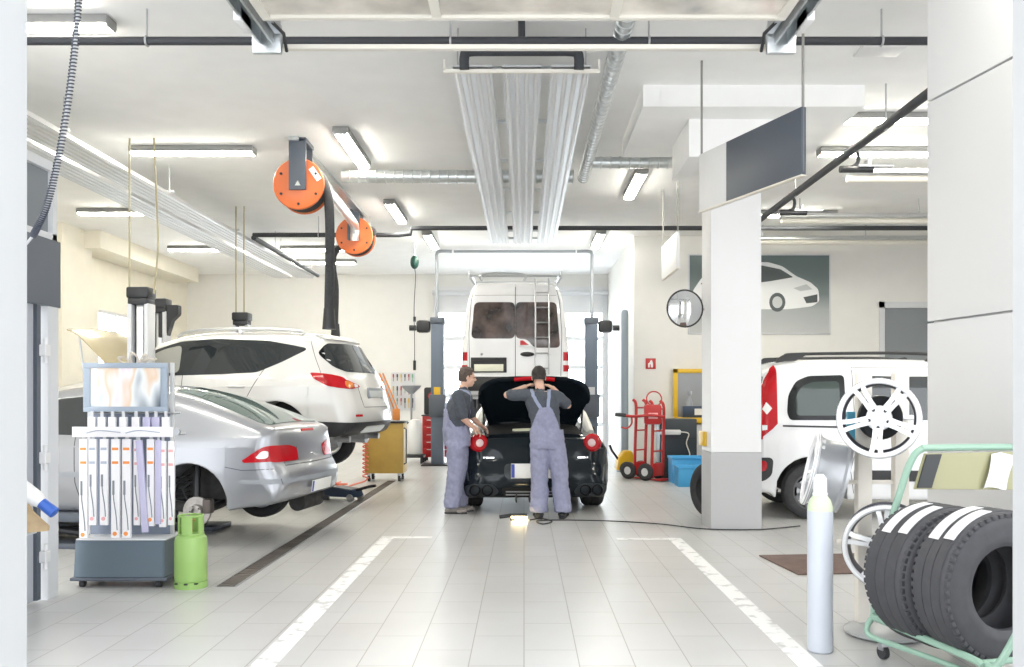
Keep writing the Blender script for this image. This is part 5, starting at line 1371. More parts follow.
def carton(px, wpx, ytop, ybot, kind, label, grp, yoff=-.12, tilt=0):
    Y = 6.95+yoff; s = Y/FPX
    w = wpx*s*.93; zt = EYE-(ytop-CY)*s; zb = EYE-(ybot-CY)*s; h = zt-zb; x = (px-CX)*s
    t = thing('wiper_carton', label, 'wiper carton', (x, Y, zb), 0, grp); t.rotation_euler = (0, tilt, 0)
    MB().bx(-w/2, w/2, -.014, .014, 0, h, .002).build('card', M_cardp if kind == 'p' else M_card, t)
    MB().bx(-w*.2, w*.2, -.003, .003, h, h+.045).build('hanger_tab', M_lgrey, t)
    if h > .3 and kind != 'p':
        for dz in (.085, .19): MB().bx(-w*.38, w*.38, -.0155, -.0145, h-dz, h-dz+.02).build('print_band', {'o': M_ob, 'g': M_gb, 'k': M_pb}[kind], t)
        m = MB(); m.tube(catmull([(-w*.2, -.016, h*.50), (-w*.15, -.016, h*.40), (w*.12, -.016, h*.24), (w*.25, -.016, h*.1)], 6), [.004]*19, 6); m.box((-w*.2, -.016, h*.52), (w*.25, .004, h*.14), .001); m.build('blade_print', M_db, t)
        MB().cyl((-w*.05, -.0145, .05), (-w*.05, -.0158, .05), w*.26, 14).build('print_dot', M_ob if kind == 'o' else M_pb, t)
    elif kind != 'p': MB().bx(-w*.4, w*.4, -.0155, -.0145, h*.1, h*.1+.015).build('print_band', M_ob if kind == 'o' else M_gb, t)
    return t
G1 = 'wiper cartons hanging in the long front row'
row = [(84, 8.6, 439, 541, 'o'), (93, 8, 439, 525, 'g'), (104.5, 8.4, 439, 525, 'g'), (116, 9, 439, 540, 'o'), (127, 9, 439, 540, 'o'), (137.5, 7, 440, 525, 'k'), (151, 8, 439, 526, 'o'), (163, 7, 441, 527, 'k'), (171.5, 6.5, 441, 525, 'k')]
for i, (px, w, a, b_, k) in enumerate(row): carton(px, w, a, b_, k, '%s white wiper carton from the left in the long lower row of the display' % ORD[i], G1)
carton(145.5, 6.5, 440, 532, 'p', 'lilac wiper carton hanging slanted in the lower row of the display', G1, -.15, math.radians(-4))
carton(158.5, 6, 440, 524, 'p', 'narrow lilac wiper carton hanging straight near the right end of the lower row', G1, -.135)
G2 = 'wiper cartons hanging in the short upper row'
for i, (px, k) in enumerate(((92, 'g'), (102, 'g'), (112.5, 'g'), (123.5, 'o'), (136, 'o'), (147, 'p'), (156, 'p'), (166, 'g'))):
    carton(px, 8, 417, 436, k, '%s wiper carton from the left in the short upper row of the display' % ORD[i], G2, -.06)
s_ = 6.78/FPX
lb = thing('label_strip', 'long white price strip with grey swooshes across the hanging wiper cartons', 'label strip', ((126-CX)*s_, 6.78, EYE-(437-CY)*s_))
MB().bx(-.41, .36, -.004, .004, 0, .078, .002).build('strip', M_card, lb)
for x in (-.30, .0): MB().tube(catmull([(x, -.006, .03), (x+.1, -.006, .05), (x+.26, -.006, .035)], 5), .004, 6).build('swoosh', M_gb, lb)
MB().cyl((.38, .0, .04), (.38, .02, .04), .03, 14).build('end_clip', M_steel, lb)
# ================================================================ GREEN GAS CYLINDER
gc = thing('gas_cylinder', 'lime green gas cylinder with collar standing on the floor beside the display stand', 'gas cylinder', (-2.545, 6.80, 0))
MB().lathe([(0, .035), (.10, .035), (.118, .055), (.12, .08), (.12, .20), (.1215, .21), (.12, .22), (.12, .35), (.112, .385), (.085, .41), (.05, .418), (0, .42)], None, 36).build('body', M_lime, gc, smooth=30)
MB().lathe([(.095, 0), (.122, 0), (.122, .05), (.095, .05), (.095, 0)], None, 36).build('foot_ring', M_lime, gc)
cr = MB()
for a0, a1 in ((-2.0, -1.1), (-.6, .5), (1.1, 2.0), (2.4, 3.9)):
    n = 10; vs = []
    for i in range(n+1):
        a = a0+(a1-a0)*i/n
        for r, z in ((.088, .40), (.094, .40), (.094, .545), (.088, .545)): vs.append((r*math.cos(a), r*math.sin(a), z))
    fs = []
    for i in range(n):
        for k in range(4): fs.append([i*4+k, i*4+(k+1) % 4, i*4+4+(k+1) % 4, i*4+4+k])
    fs += [[0, 1, 2, 3], [n*4+3, n*4+2, n*4+1, n*4]]; cr.add(vs, fs)
cr.torus(.091, .007, Matrix.Translation((0, 0, .545)), 30, 8).torus(.091, .007, Matrix.Translation((0, 0, .405)), 30, 8)
cr.build('collar', M_lime, gc)
MB().cyl((0, 0, .41), (0, 0, .50), .018, 12).cyl((0, 0, .47), (-.05, -.05, .47), .014, 10).cyl((0, 0, .50), (0, 0, .52), .03, 14).build('valve', M_brass, gc)
for a in (-2.2, -1.5, -.9): MB().box((.1215*math.cos(a), .1215*math.sin(a), .043), (.025, .025, .010), .002).build('slot', M_black, gc)

# ================================================================ YELLOW TROLLEY, JACK, HOSES
ty = thing('tool_trolley', 'mustard yellow wheeled tool trolley standing under the tail of the white crossover', 'trolley', (-2.40, 15.5, 0), 0)
MB().bx(-.33, .33, -.25, .25, .14, 1.0, .012).build('cabinet', mat('mustard_paint', (.50, .33, .075), .5, noise=.08, nscale=4), ty)
MB().bx(-.35, .35, -.27, .27, 1.0, 1.03, .008).build('worktop', M_trim, ty)
MB().tube([(.34, -.24, .3), (.38, -.24, .32), (.38, -.24, .9), (.34, -.24, .92)], .012, 8).build('push_bar', M_black, ty)
for x in (-.26, .26):
    for y in (-.2, .2):
        MB().cyl((x-.02, y, .055), (x+.02, y, .055), .055, 16).build('castor', M_rubber, ty); MB().bx(x-.03, x+.03, y-.03, y+.03, .06, .14, .004).build('castor_fork', M_steel, ty)
coil = [(.045*math.cos(a), .045*math.sin(a), .86-.78*a/(22*PI)) for a in [i*PI/7 for i in range(155)]]
hc_ = thing('coiled_hose', 'coral red coiled air hose hanging down the side of the yellow trolley to the floor', 'hose', (-2.69, 15.1, 0))
MB().tube(coil, .011, 6).build('coil', mat('coral_hose', (.72, .16, .10), .45), hc_)
MB().tube(catmull([(.045, 0, .08), (.0, -.1, .03), (-.1, -.6, .02), (-.12, -.9, .02), (-.3, -.8, .02), (-.22, -.45, .02), (-.42, -.5, .02), (-.4, -.1, .02)], 10), .014, 6).build('floor_loop', MATS['coral_hose'], hc_)
jk = thing('trolley_jack', 'dark blue trolley jack lying on the floor between silver and white cars', 'jack', (-2.62, 12.6, 0), math.radians(155))
MB().prism([(-.34, .05), (-.30, .16), (.05, .19), (.34, .10), (.36, .05)], (-.13, .13), Matrix(((1, 0, 0, 0), (0, 0, 1, 0), (0, 1, 0, 0), (0, 0, 0, 1))), .012).build('frame', mat('navy_paint', (.025, .045, .085), .4), jk)
MB().cyl((.2, 0, .14), (.2, 0, .22), .06, 14).build('saddle', M_steel, jk)
MB().tube([(-.28, 0, .14), (-.5, 0, .2), (-.62, 0, .22)], .02, 8).build('handle_socket', M_trim, jk)
for x, y in ((.3, .12), (.3, -.12), (-.28, .12), (-.28, -.12)): MB().cyl((x, y-.025, .05), (x, y+.025, .05), .05, 14).build('wheel', M_steel, jk)
dh = thing('bumper_cover', 'white bumper cover with orange stripe leaning on top of the yellow trolley', 'car part', (-2.25, 15.4, 1.03))
m = MB(); prof = [(-.33, .82), (-.20, .84), (-.02, .40), (.10, .12), (.11, .0), (.0, .0), (-.03, .1), (-.16, .4)]
m.prism(prof, (-.06, .10), Matrix(((1, 0, 0, 0), (0, 0, 1, 0), (0, 1, 0, 0), (0, 0, 0, 1))), .02); m.build('cover', M_white, dh)
for dx in (0, .06): MB().tube(catmull([(-.24+dx, -.075, .83), (-.07+dx, -.075, .42), (.03+dx, -.075, .16)], 6), .013, 6).build('stripe', MATS['orange_print'], dh)
MB().box((.05, -.07, .12), (.13, .04, .2), .015).build('orange_end', MATS['orange_print'], dh)
# tool board on the back wall
tbd = thing('tool_board', 'grey tool board with coloured hand tools on the back wall left of the van', 'tool board', (-3.15, YB-.0285, 1.1))
MB().bx(-.28, .34, -.0, .028, 0, .98, .004).build('board', M_lgrey, tbd)
random.seed(4)
tm = [M_red, M_trim, M_yel, M_trim, M_red, mat('green_print', (.1, .35, .15), .5)]
for r in range(3):
    for c in range(6):
        h = random.uniform(.16, .27); x = -.22+c*.1; z = .94-.31*r
        MB().cyl((x, -.02, z), (x, -.02, z-h*.45), .016, 8).cyl((x, -.02, z-h*.45), (x, -.02, z-h), .008, 8).build('hand_tool', tm[(c+r*2) % 6], tbd)
# oil drainer, tank, red cabinet left of the lift post
od = thing('oil_drainer', 'oil drainer with grey funnel bowl and white tank near the left van lift post', 'oil drainer', (-2.48, 19.6, 0))
MB().lathe([(0, 1.52), (.05, 1.52), (.20, 1.66), (.215, 1.70), (.19, 1.69), (.06, 1.56), (0, 1.55)], None, 24).build('funnel_bowl', M_mgrey, od)
MB().cyl((0, 0, .2), (0, 0, 1.53), .022, 10).build('pole', M_mgrey, od)
MB().lathe([(0, .2), (.13, .2), (.15, .24), (.15, .86), (.1, .95), (.03, .97), (0, .97)], Matrix.Translation((.1, -.1, 0)), 24).build('tank', M_whiteg, od)
MB().bx(-.28, .30, -.3, .15, .13, .19, .01).build('base', M_black, od)
for x in (-.22, .25):
    for y in (-.25, .1): MB().cyl((x-.02, y, .065), (x+.02, y, .065), .065, 14).build('castor', M_rubber, od)
MB().tube(catmull([(-.05, -.1, .9), (-.25, -.15, .7), (-.28, -.2, .35), (-.1, -.25, .2)], 6), .018, 8).build('hose', M_rubber, od)
rc_ = thing('tool_cabinet', 'red tool cabinet with drawers behind the left lift post of the van', 'tool cabinet', (-1.98, 20.2, 0))
MB().bx(-.3, .35, -.25, .25, .1, 1.02, .01).build('cabinet', M_red, rc_)
for k in range(5):
    d = MB().bx(-.27, .32, -.262, -.25, .16+k*.165, .30+k*.165, .004).build('drawer', M_red, rc_); MB().bx(-.2, .25, -.275, -.262, .265+k*.165, .28+k*.165).build('handle', M_alu, d)
for x in (-.24, .28):
    for y in (-.18, .18): MB().cyl((x-.02, y, .05), (x+.02, y, .05), .05, 12).build('castor', M_rubber, rc_)
MB().bx(-.32, .37, -.27, .27, 1.02, 1.05, .006).build('top_mat', M_black, rc_)
cb_ = thing('tool_case', 'black case with round red lids standing on the red tool cabinet', 'case', (-2.02, 20.2, 1.05))
MB().bx(-.24, .24, -.15, .15, 0, .62, .05).build('case', M_trim, cb_)
for z, x in ((.42, -.05), (.2, -.03)): MB().cyl((x, -.15, z), (x, -.165, z), .09, 18).build('lid', M_red if z > .3 else M_pb, cb_)

# ================================================================ RIGHT MIDDLE GROUND
def hand_truck(label, x, y, rz, lean, hgt):
    t = thing('hand_truck', label, 'hand truck', (x, y, 0), rz, 'red hand trucks')
    q = lambda u, z: (u, lean*z, z+.06)
    for u in (-.17, .17): MB().tube(catmull([q(u, 0), q(u, .6), q(u, hgt-.1), (u*.92, lean*hgt+.07, hgt+.08)], 5), .027, 10).build('rail', M_red, t)
    MB().bx(-.17, .17, -.03, .01, .08, .30, .01).build('toe_panel', M_red, t)
    MB().bx(-.2, .2, -.24, .02, .015, .03, .004).build('toe_plate', M_red, t)
    for z in (.45, .8, hgt-.12): MB().tube([q(-.17, z), q(.17, z)], .014, 8).build('crossbar', M_red, t)
    MB().cyl((-.24, .1, .15), (.24, .1, .15), .014, 8).build('axle', M_steel, t)
    for u in (-.21, .21):
        w_ = MB().lathe(tyre_prof(.15, .08, .07), Matrix.Translation((u, .1, .15)) @ Matrix.Rotation(PI/2, 4, 'Y'), 26).build('wheel', M_tyre, t); MB().cyl((u-.03, .1, .15), (u+.03, .1, .15), .072, 18).build('hub', M_lgrey, w_)
    return t
hand_truck('left red hand truck with two tall rails beside the yellow pallet truck', 2.06, 15.86, math.radians(50), -.03, 1.32)
hand_truck('right red hand truck with a round loop on top, in front of the black cabinet', 2.32, 15.5, math.radians(48), -.02, 1.30)
lp = MB().torus(.13, .012, Matrix.Translation((2.24, 15.32, 1.42)) @ Matrix.Rotation(1.3, 4, 'X'), 28, 8)
solo('hose_loop', lp, M_red, 'round red loop hooked on top of the right red hand truck', 'hose')
bx_ = thing('tool_bag', 'red tool bag hanging high on the right hand truck rails', 'bag', (2.2, 15.22, .98))
MB().bx(-.15, .15, -.06, .06, 0, .34, .04).build('bag', M_red, bx_); MB().bx(-.08, .08, -.066, -.06, .1, .2, .002).build('pocket', M_pb, bx_)
lv = thing('lever_bar', 'dark red lever bar resting across the hand trucks and reaching left', 'bar', (1.95, 15.13, 1.12))
MB().tube(catmull([(-.38, 0, .035), (-.1, 0, .0), (.2, 0, .02), (.45, .05, -.01)], 6), .024, 8).build('bar', M_red, lv); MB().tube([(-.40, 0, .036), (-.22, 0, .018)], .032, 10).build('grip', M_black, lv)
MB().tube(catmull([(-.12, 0, 0), (-.12, 0, -.12), (-.2, 0, -.2), (-.3, 0, -.18)], 5), .014, 8).build('hook', M_red, lv)
pt_ = thing('pallet_truck', 'yellow pallet truck with black wheel and lever beside the grey guard post', 'pallet truck', (1.86, 16.5, 0), math.radians(10))
MB().prism([(-.16, .1), (-.14, .30), (-.02, .46), (.12, .46), (.16, .3), (.16, .1)], (-.12, .12), Matrix(((1, 0, 0, 0), (0, 0, 1, 0), (0, 1, 0, 0), (0, 0, 0, 1))), .02).build('body', M_yel, pt_)
MB().tube([(-.12, 0, .3), (-.24, 0, .46), (-.28, 0, .56)], .022, 8).build('lever', M_black, pt_)
w_ = MB().lathe(tyre_prof(.13, .09, .05), Matrix.Translation((0, -.16, .13)) @ MY, 26).build('wheel', M_tyre, pt_); MB().cyl((0, -.2, .13), (0, -.12, .13), .05, 16).build('hub', M_steel, w_)
for y in (-.1, .1): MB().bx(.1, .5, y-.07 if y < 0 else y-.05, y+.05 if y < 0 else y+.07, .06, .11, .01).build('fork', M_yel, pt_)
gp = thing('guard_post', 'grey round topped steel post standing by the corner left of the hand trucks', 'post', (1.96, 17.3, 0))
MB().lathe([(0, 0), (.16, 0), (.16, .02), (.07, .02), (.07, 3.08), (.055, 3.13), (.02, 3.15), (0, 3.15)], None, 24).build('post', mat('post_grey', (.26, .31, .36), .45), gp)
# workbench with yellow frame and things on it
wb = thing('workbench', 'grey workbench with a yellow framed back panel by the right rear wall', 'workbench', (3.25, 17.0, 0))
MB().bx(-.33, 1.2, -.35, .35, .96, 1.06, .006).build('worktop', M_yel, wb)
fr = MB(); fr.bx(-.33, -.25, .36, .44, 1.06, 2.0, .004).bx(1.12, 1.2, .36, .44, 1.06, 2.0, .004).bx(-.33, 1.2, .36, .44, 1.92, 2.0, .004).build('back_frame', M_yel, wb)
MB().bx(-.25, 1.12, .38, .42, 1.06, 1.92).build('back_panel', M_mgrey, wb)
MB().bx(-.3, 1.17, -.3, .3, .05, .94, .004).build('cabinet', M_lgrey, wb)
MB().bx(.12, .5, -.31, -.30, .12, .8, .004).build('door', M_trim, wb)
for x in (-.28, 1.14):
    for y in (-.28, .28): MB().bx(x-.03, x+.03, y-.03, y+.03, 0, .06).build('foot', M_black, wb)
fx = thing('file_box', 'dark box with white cards standing on the yellow framed workbench', 'box', (3.36, 16.92, 1.06))
MB().bx(-.36, .0, -.12, .12, 0, .22, .01).build('box', mat('navy_paint', (.025, .045, .085), .4), fx); MB().bx(-.14, .0, -.13, -.122, .05, .17).build('card', M_white, fx)
pl_ = thing('paper_roll', 'white paper towel pack standing on the yellow framed workbench', 'paper', (3.55, 16.85, 1.06))
MB().bx(-.12, .14, -.08, .08, 0, .22, .03).build('pack', M_white, pl_)
bt = thing('spray_bottle', 'dark spray bottle standing at the back of the yellow framed workbench', 'bottle', (3.18, 17.1, 1.06))
MB().lathe([(0, 0), (.06, 0), (.065, .02), (.065, .28), (.03, .36), (.03, .42), (.045, .44), (.045, .5), (0, .5)], None, 18).build('bottle', M_mgrey, bt)
bt2 = thing('spray_can', 'black spray can standing at the column edge of the workbench', 'can', (3.78, 16.9, 1.06))
MB().lathe([(0, 0), (.06, 0), (.062, .3), (.04, .36), (.025, .42), (0, .42)], None, 18).build('can', M_black, bt2)
bc = thing('filing_cabinet', 'black cabinet with a white cable lying on top, behind the red hand trucks', 'cabinet', (2.72, 16.1, 0))
MB().bx(-.30, .36, -.25, .25, .0, 1.06, .012).build('cabinet', mat('petrol_black', (.022, .032, .042), .4), bc)
for z in (.36, .72): MB().bx(-.28, .34, -.258, -.25, z-.006, z+.006).build('seam', M_black, bc)
sp_ = thing('power_strip', 'white power strip with dangling cable hung on the black cabinet', 'power strip', (2.62, 15.80, .78))
MB().bx(-.2, .16, -.05, .04, 0, .09, .02).build('strip', M_white, sp_); MB().tube(catmull([(.16, 0, .05), (.3, -.02, .02), (.26, -.02, -.15), (.32, -.02, -.35), (.26, -.02, -.45), (.30, -.02, -.56)], 6), .010, 6).build('cable', M_cream_metal, sp_)
MB().cyl((.30, -.02, -.56), (.30, -.02, -.64), .02, 10).build('plug', M_white, sp_)
M_crate = mat('blue_plastic', (.06, .36, .68), .4)
def crate(label, x, y, w, d, h, z=0):
    t = thing('plastic_crate', label, 'crate', (x, y, z), 0, 'blue plastic crates')
    m = MB(); th = .012
    m.bx(-w/2, w/2, -d/2, -d/2+th, 0, h, .004).bx(-w/2, w/2, d/2-th, d/2, 0, h, .004).bx(-w/2, -w/2+th, -d/2+th, d/2-th, 0, h).bx(w/2-th, w/2, -d/2+th, d/2-th, 0, h).bx(-w/2+th, w/2-th, -d/2+th, d/2-th, 0, th)
    m.build('body', M_crate, t)
    r = MB(); r.bx(-w/2-.012, w/2+.012, -d/2-.012, -d/2+.004, h-.035, h+.003, .003).bx(-w/2-.012, w/2+.012, d/2-.004, d/2+.012, h-.035, h+.003, .003).bx(-w/2-.012, -w/2+.002, -d/2, d/2, h-.035, h+.003).bx(w/2-.002, w/2+.012, -d/2, d/2, h-.035, h+.003); r.build('rim', M_crate, t)
    MB().bx(-.06, .06, -d/2-.006, -d/2+.001, h*.60, h*.72, .001).build('grip_slot', mat('crate_slot', (.02, .12, .25), .6), t)
    return t
crate('wide low blue plastic crate on the floor nearest the column', 2.82, 14.55, .66, .42, .32)
crate('taller blue plastic crate standing behind the low one beside the hand truck', 2.80, 15.15, .62, .45, .44)
# fire sign on the wall
fs_ = thing('fire_sign', 'small square red fire sign with white symbol on the right rear wall', 'sign', (2.49, YP-.004, 2.0))
MB().bx(-.10, .10, -.006, .0, 0, .21, .002).build('plate', M_red, fs_)
fl = MB().prism([(-.05, .03), (-.02, .03), (-.02, .09), (.0, .09), (.0, .03), (.045, .03), (.045, .12), (.02, .18), (-.01, .16), (-.02, .13), (-.05, .11)], (.0, .003), Matrix(((1, 0, 0, 0), (0, 0, -1, -.006), (0, 1, 0, 0), (0, 0, 0, 1)))); fl.build('symbol', M_white, fs_)
# convex mirror
cm = thing('convex_mirror', 'round convex traffic mirror with dark rim fixed beside the column', 'mirror', (1.80, 9.95, 2.44))
R_ = .205
Mm = Matrix.Rotation(math.radians(8), 4, 'Z') @ Matrix.Rotation(PI/2, 4, 'X')
MB().lathe([(0, .055)]+[(R_*math.sin(a), .055-.30*(1-math.cos(a))) for a in [i*.06 for i in range(1, 1)]]+[(R_*k/10, .055*(1-(k/10)**2)) for k in range(1, 11)]+[(R_, -.01), (0, -.01)], Mm, 40).build('mirror_face', mat('mirror', (.82, .84, .86), .06, 1), cm, smooth=40)
MB().torus(R_, .010, Mm, 40, 8).build('rim', M_trim, cm)
MB().tube([(0, .03, 0), (.05, .1, 0), (.235, .1, 0)], .014, 8).build('arm', M_steel, cm)
# car poster
pxs = YP/FPX
po = thing('car_poster', 'framed wall poster of a white car on grey green ground behind the column', 'poster', (3.22, YP-.03, 2.68))
W_, H_ = 2.80, 1.58
MB().bx(0, W_, 0, .025, 0, H_, .006).build('frame', M_lgrey, po)
def poster_mat():
    m = bpy.data.materials.new('poster_print'); m.use_nodes = True; nt = m.node_tree; b = nt.nodes['Principled BSDF']; N = nt.nodes.new; L = nt.links.new
    tc = N('ShaderNodeTexCoord'); sx = N('ShaderNodeSeparateXYZ'); L(tc.outputs['Object'], sx.inputs[0])
    cr = N('ShaderNodeValToRGB'); e = cr.color_ramp.elements; e[0].position = 0; e[0].color = (.46, .47, .47, 1); e[1].position = 1; e[1].color = (.10, .14, .14, 1)
    for p, c in ((.3, (.36, .38, .38, 1)), (.5, (.15, .185, .185, 1))): k = e.new(p); k.color = c
    mr = N('ShaderNodeMapRange'); mr.inputs['From Max'].default_value = H_; L(sx.outputs['Z'], mr.inputs['Value']); L(mr.outputs['Result'], cr.inputs['Fac']); L(cr.outputs['Color'], b.inputs['Base Color']); b.inputs['Roughness'].default_value = .45
    return m
MB().bx(.03, W_-.03, -.004, .002, .03, H_-.03).build('print', poster_mat(), po)
MXZ2 = lambda y: Matrix(((1, 0, 0, 0), (0, 0, -1, y), (0, 1, 0, 0), (0, 0, 0, 1)))
k = lambda pts: [((p[0]-688)*pxs, (334-p[1])*pxs) for p in pts]
car_o = k([(690, 306), (693, 290), (702, 277), (720, 268), (745, 262), (768, 262), (782, 266), (796, 276), (810, 282), (818, 289), (819, 301), (812, 306), (797, 308), (786, 309), (765, 309), (730, 310), (705, 311)])
MB().prism(rnd(car_o, 1, .05), .003, MXZ2(-.0045)).build('car_print', mat('print_white', (.78, .79, .79), .5), po)
MB().prism(rnd(k([(700, 284), (712, 273), (740, 266), (760, 265), (780, 269), (793, 277), (770, 281), (762, 282), (720, 285)]), 1, .03), .002, MXZ2(-.0080)).build('window_print', mat('print_dark', (.06, .075, .075), .4), po)
for cx_, cy_, r_ in ((777, 302, 9.5), (708, 304, 9)):
    q = k([(cx_+r_*math.cos(a)*.85, cy_+r_*math.sin(a)) for a in [i*PI/10 for i in range(20)]]); MB().prism(q, .002, MXZ2(-.0080)).build('tyre_print', MATS['print_dark'], po)
    q = k([(cx_+r_*.62*math.cos(a)*.85, cy_+r_*.62*math.sin(a)) for a in [i*PI/10 for i in range(20)]]); MB().prism(q, .001, MXZ2(-.0105)).build('rim_print', mat('print_grey', (.5, .52, .52), .4), po)
MB().prism(k([(803, 297), (817, 294), (817, 302), (806, 303)]), .002, MXZ2(-.0080)).build('grille_print', MATS['print_dark'], po)
MB().prism(k([(793, 288), (806, 284), (812, 289), (800, 291)]), .002, MXZ2(-.0080)).build('headlamp_print', MATS['print_grey'], po)
# spare tyre leaning behind the column
stp = thing('spare_tyre', 'single black tyre standing upright just behind the column foot', 'tyre', (2.27, 10.75, 0), 0)
MB().lathe(tyre_prof(.33, .2, .2), Matrix.Translation((0, 0, .33)) @ Matrix.Rotation(math.radians(-62), 4, 'Z') @ MY, 40).build('tyre', M_tyre, stp, smooth=30)
# floor mat, cable, work light
fm = thing('floor_mat', 'brown rubber floor mat near the white van and gas cylinder', 'mat', (2.8, 7.75, 0), math.radians(6))
MB().bx(-.62, .55, -.45, .42, .001, .012, .003).build('mat', mat('brown_mat', (.13, .085, .07), .8, noise=.2, nscale=8), fm)
wl = thing('work_light', 'small lit work light lying on the floor behind the mechanics', 'work light', G(513, 520))
MB().bx(-.05, .17, -.035, .035, .045, .075, .01).build('housing', M_black, wl); MB().bx(-.02, .165, -.045, .035, .02, .044, .008).build('lamp', mat('worklight_glow', (1, .9, .7), .4, emit=(1, .78, .42), estr=14), wl)
MB().cyl((-.16, 0, .035), (-.03, 0, .055), .022, 12).build('handle', M_black, wl); MB().bx(-.03, .02, -.04, .04, 0, .03, .004).build('foot', M_black, wl)
cpts = [G(530, 521), G(541, 519.5), G(552, 522.5), G(543, 525), G(537, 522), G(560, 521), G(610, 522), G(660, 525), G(705, 530), G(760, 530.5), G(800, 527)]
solo('power_cable', MB().tube(catmull([p+Vector((0, 0, .012)) for p in cpts], 8), .0075, 6), M_trim, 'thin black cable lying across the floor from work light to the column', 'cable')
# bottle and cardboard on the partition
cbd = thing('cardboard_piece', 'torn brown cardboard piece tucked behind the left door jamb', 'cardboard', P(30, 534, 5.6), 0)
MB().prism([(-.12, 0), (.115, .02), (.12, .05), (.02, .14), (-.05, .26), (-.12, .27)], (-.012, .012), Matrix(((1, 0, 0, 0), (0, 0, 1, 0), (0, 1, 0, 0), (0, 0, 0, 1))), .002).build('card', mat('cardboard', (.50, .37, .22), .8, noise=.1), cbd)
sb = thing('spray_bottle', 'white bottle with blue cap lying tilted on the cardboard at the left jamb', 'bottle', P(34, 497, 5.5), 0)
sb.rotation_euler = (0, math.radians(128), 0)
MB().lathe([(0, -.12), (.045, -.12), (.05, -.1), (.05, .02), (.035, .06), (0, .06)], None, 20).build('bottle', M_white, sb); MB().lathe([(0, .06), (.034, .06), (.036, .16), (.03, .165), (0, .165)], None, 20).build('cap', mat('blue_cap', (.03, .11, .45), .4), sb)
shf = thing('wall_shelf', 'small grey shelf bracket holding the cardboard at the left jamb', 'shelf', (-3.0, 5.6, .0), 0)
MB().bx(-.46, -.13, -.12, .12, .575, .59, .003).build('shelf', M_lgrey, shf); MB().tube([(-.42, 0, .3), (-.2, 0, .575)], .012, 8).build('bracket', M_lgrey, shf)

sl = thing('scissor_lift', 'low dark scissor lift platform with orange warning stripes carrying the silver hatchback', 'car lift', (-4.35, 9.32, 0), math.radians(172))
for s_ in (-1, 1):
    y = s_*.62
    MB().bx(-.95, .95, y-.22, y+.22, 0, .05, .006).build('base', M_dgrey, sl)
    MB().bx(-1.0, 1.0, y-.24, y+.24, .26, .335, .008).build('platform', M_dgrey, sl)
    for a_ in (-1, 1): MB().tube([(-.8*a_, y+.1*a_, .06), (.8*a_, y+.1*a_, .25)], .03, 8).build('scissor_arm', M_black, sl)
    for k_ in range(6): MB().prism([(-.98+.12*k_, .265), (-.93+.12*k_, .265), (-.90+.12*k_, .33), (-.95+.12*k_, .33)], (0, .004), Matrix(((1, 0, 0, 0), (0, 0, 1, y+.24 if s_ > 0 else y-.244), (0, 1, 0, 0), (0, 0, 0, 1)))).build('warning_stripe', MATS['orange_print'], sl)
    for k_ in range(6): MB().prism([(.30+.12*k_, .265), (.35+.12*k_, .265), (.38+.12*k_, .33), (.33+.12*k_, .33)], (0, .004), Matrix(((1, 0, 0, 0), (0, 0, 1, y+.24 if s_ > 0 else y-.244), (0, 1, 0, 0), (0, 0, 0, 1)))).build('warning_stripe', MATS['orange_print'], sl)
# ================================================================ WHEEL STAND WITH ALLOY WHEELS
M_wr = mat('bright_alloy', (.80, .80, .81), .38, .2)
M_bar = mat('shadowed_barrel', (.07, .07, .09), .35, .5)  # shadow inside the rim put into the barrel colour
M_wood = mat('pale_post', (.80, .755, .68), .5)
wsx, wsy = 2.23, 5.55
ws = thing('wheel_stand', 'pale two-post display stand on a round grey base carrying alloy wheels', 'wheel stand', (wsx, wsy, 0))
MB().lathe([(0, .0), (.21, .0), (.235, .015), (.235, .03), (.2, .05), (0, .06)], Matrix.Translation((-.03, -.12, 0)), 40).build('base', mat('base_grey', (.42, .43, .43), .4), ws)
for x in (-.115, .115): MB().bx(x-.044, x+.044, -.035, .035, .03, 1.60, .006).build('post', M_wood, ws)
for z in (.55, .92, 1.30): MB().bx(-.28, .115, -.01, .01, z-.012, z+.012, .002).build('crossbar', M_wood, ws)
MB().bx(-.15, .15, -.14, -.03, 1.31, 1.34, .004).bx(-.15, .15, -.16, -.03, .56, .59, .004).build('wheel_arm', M_steel, ws)
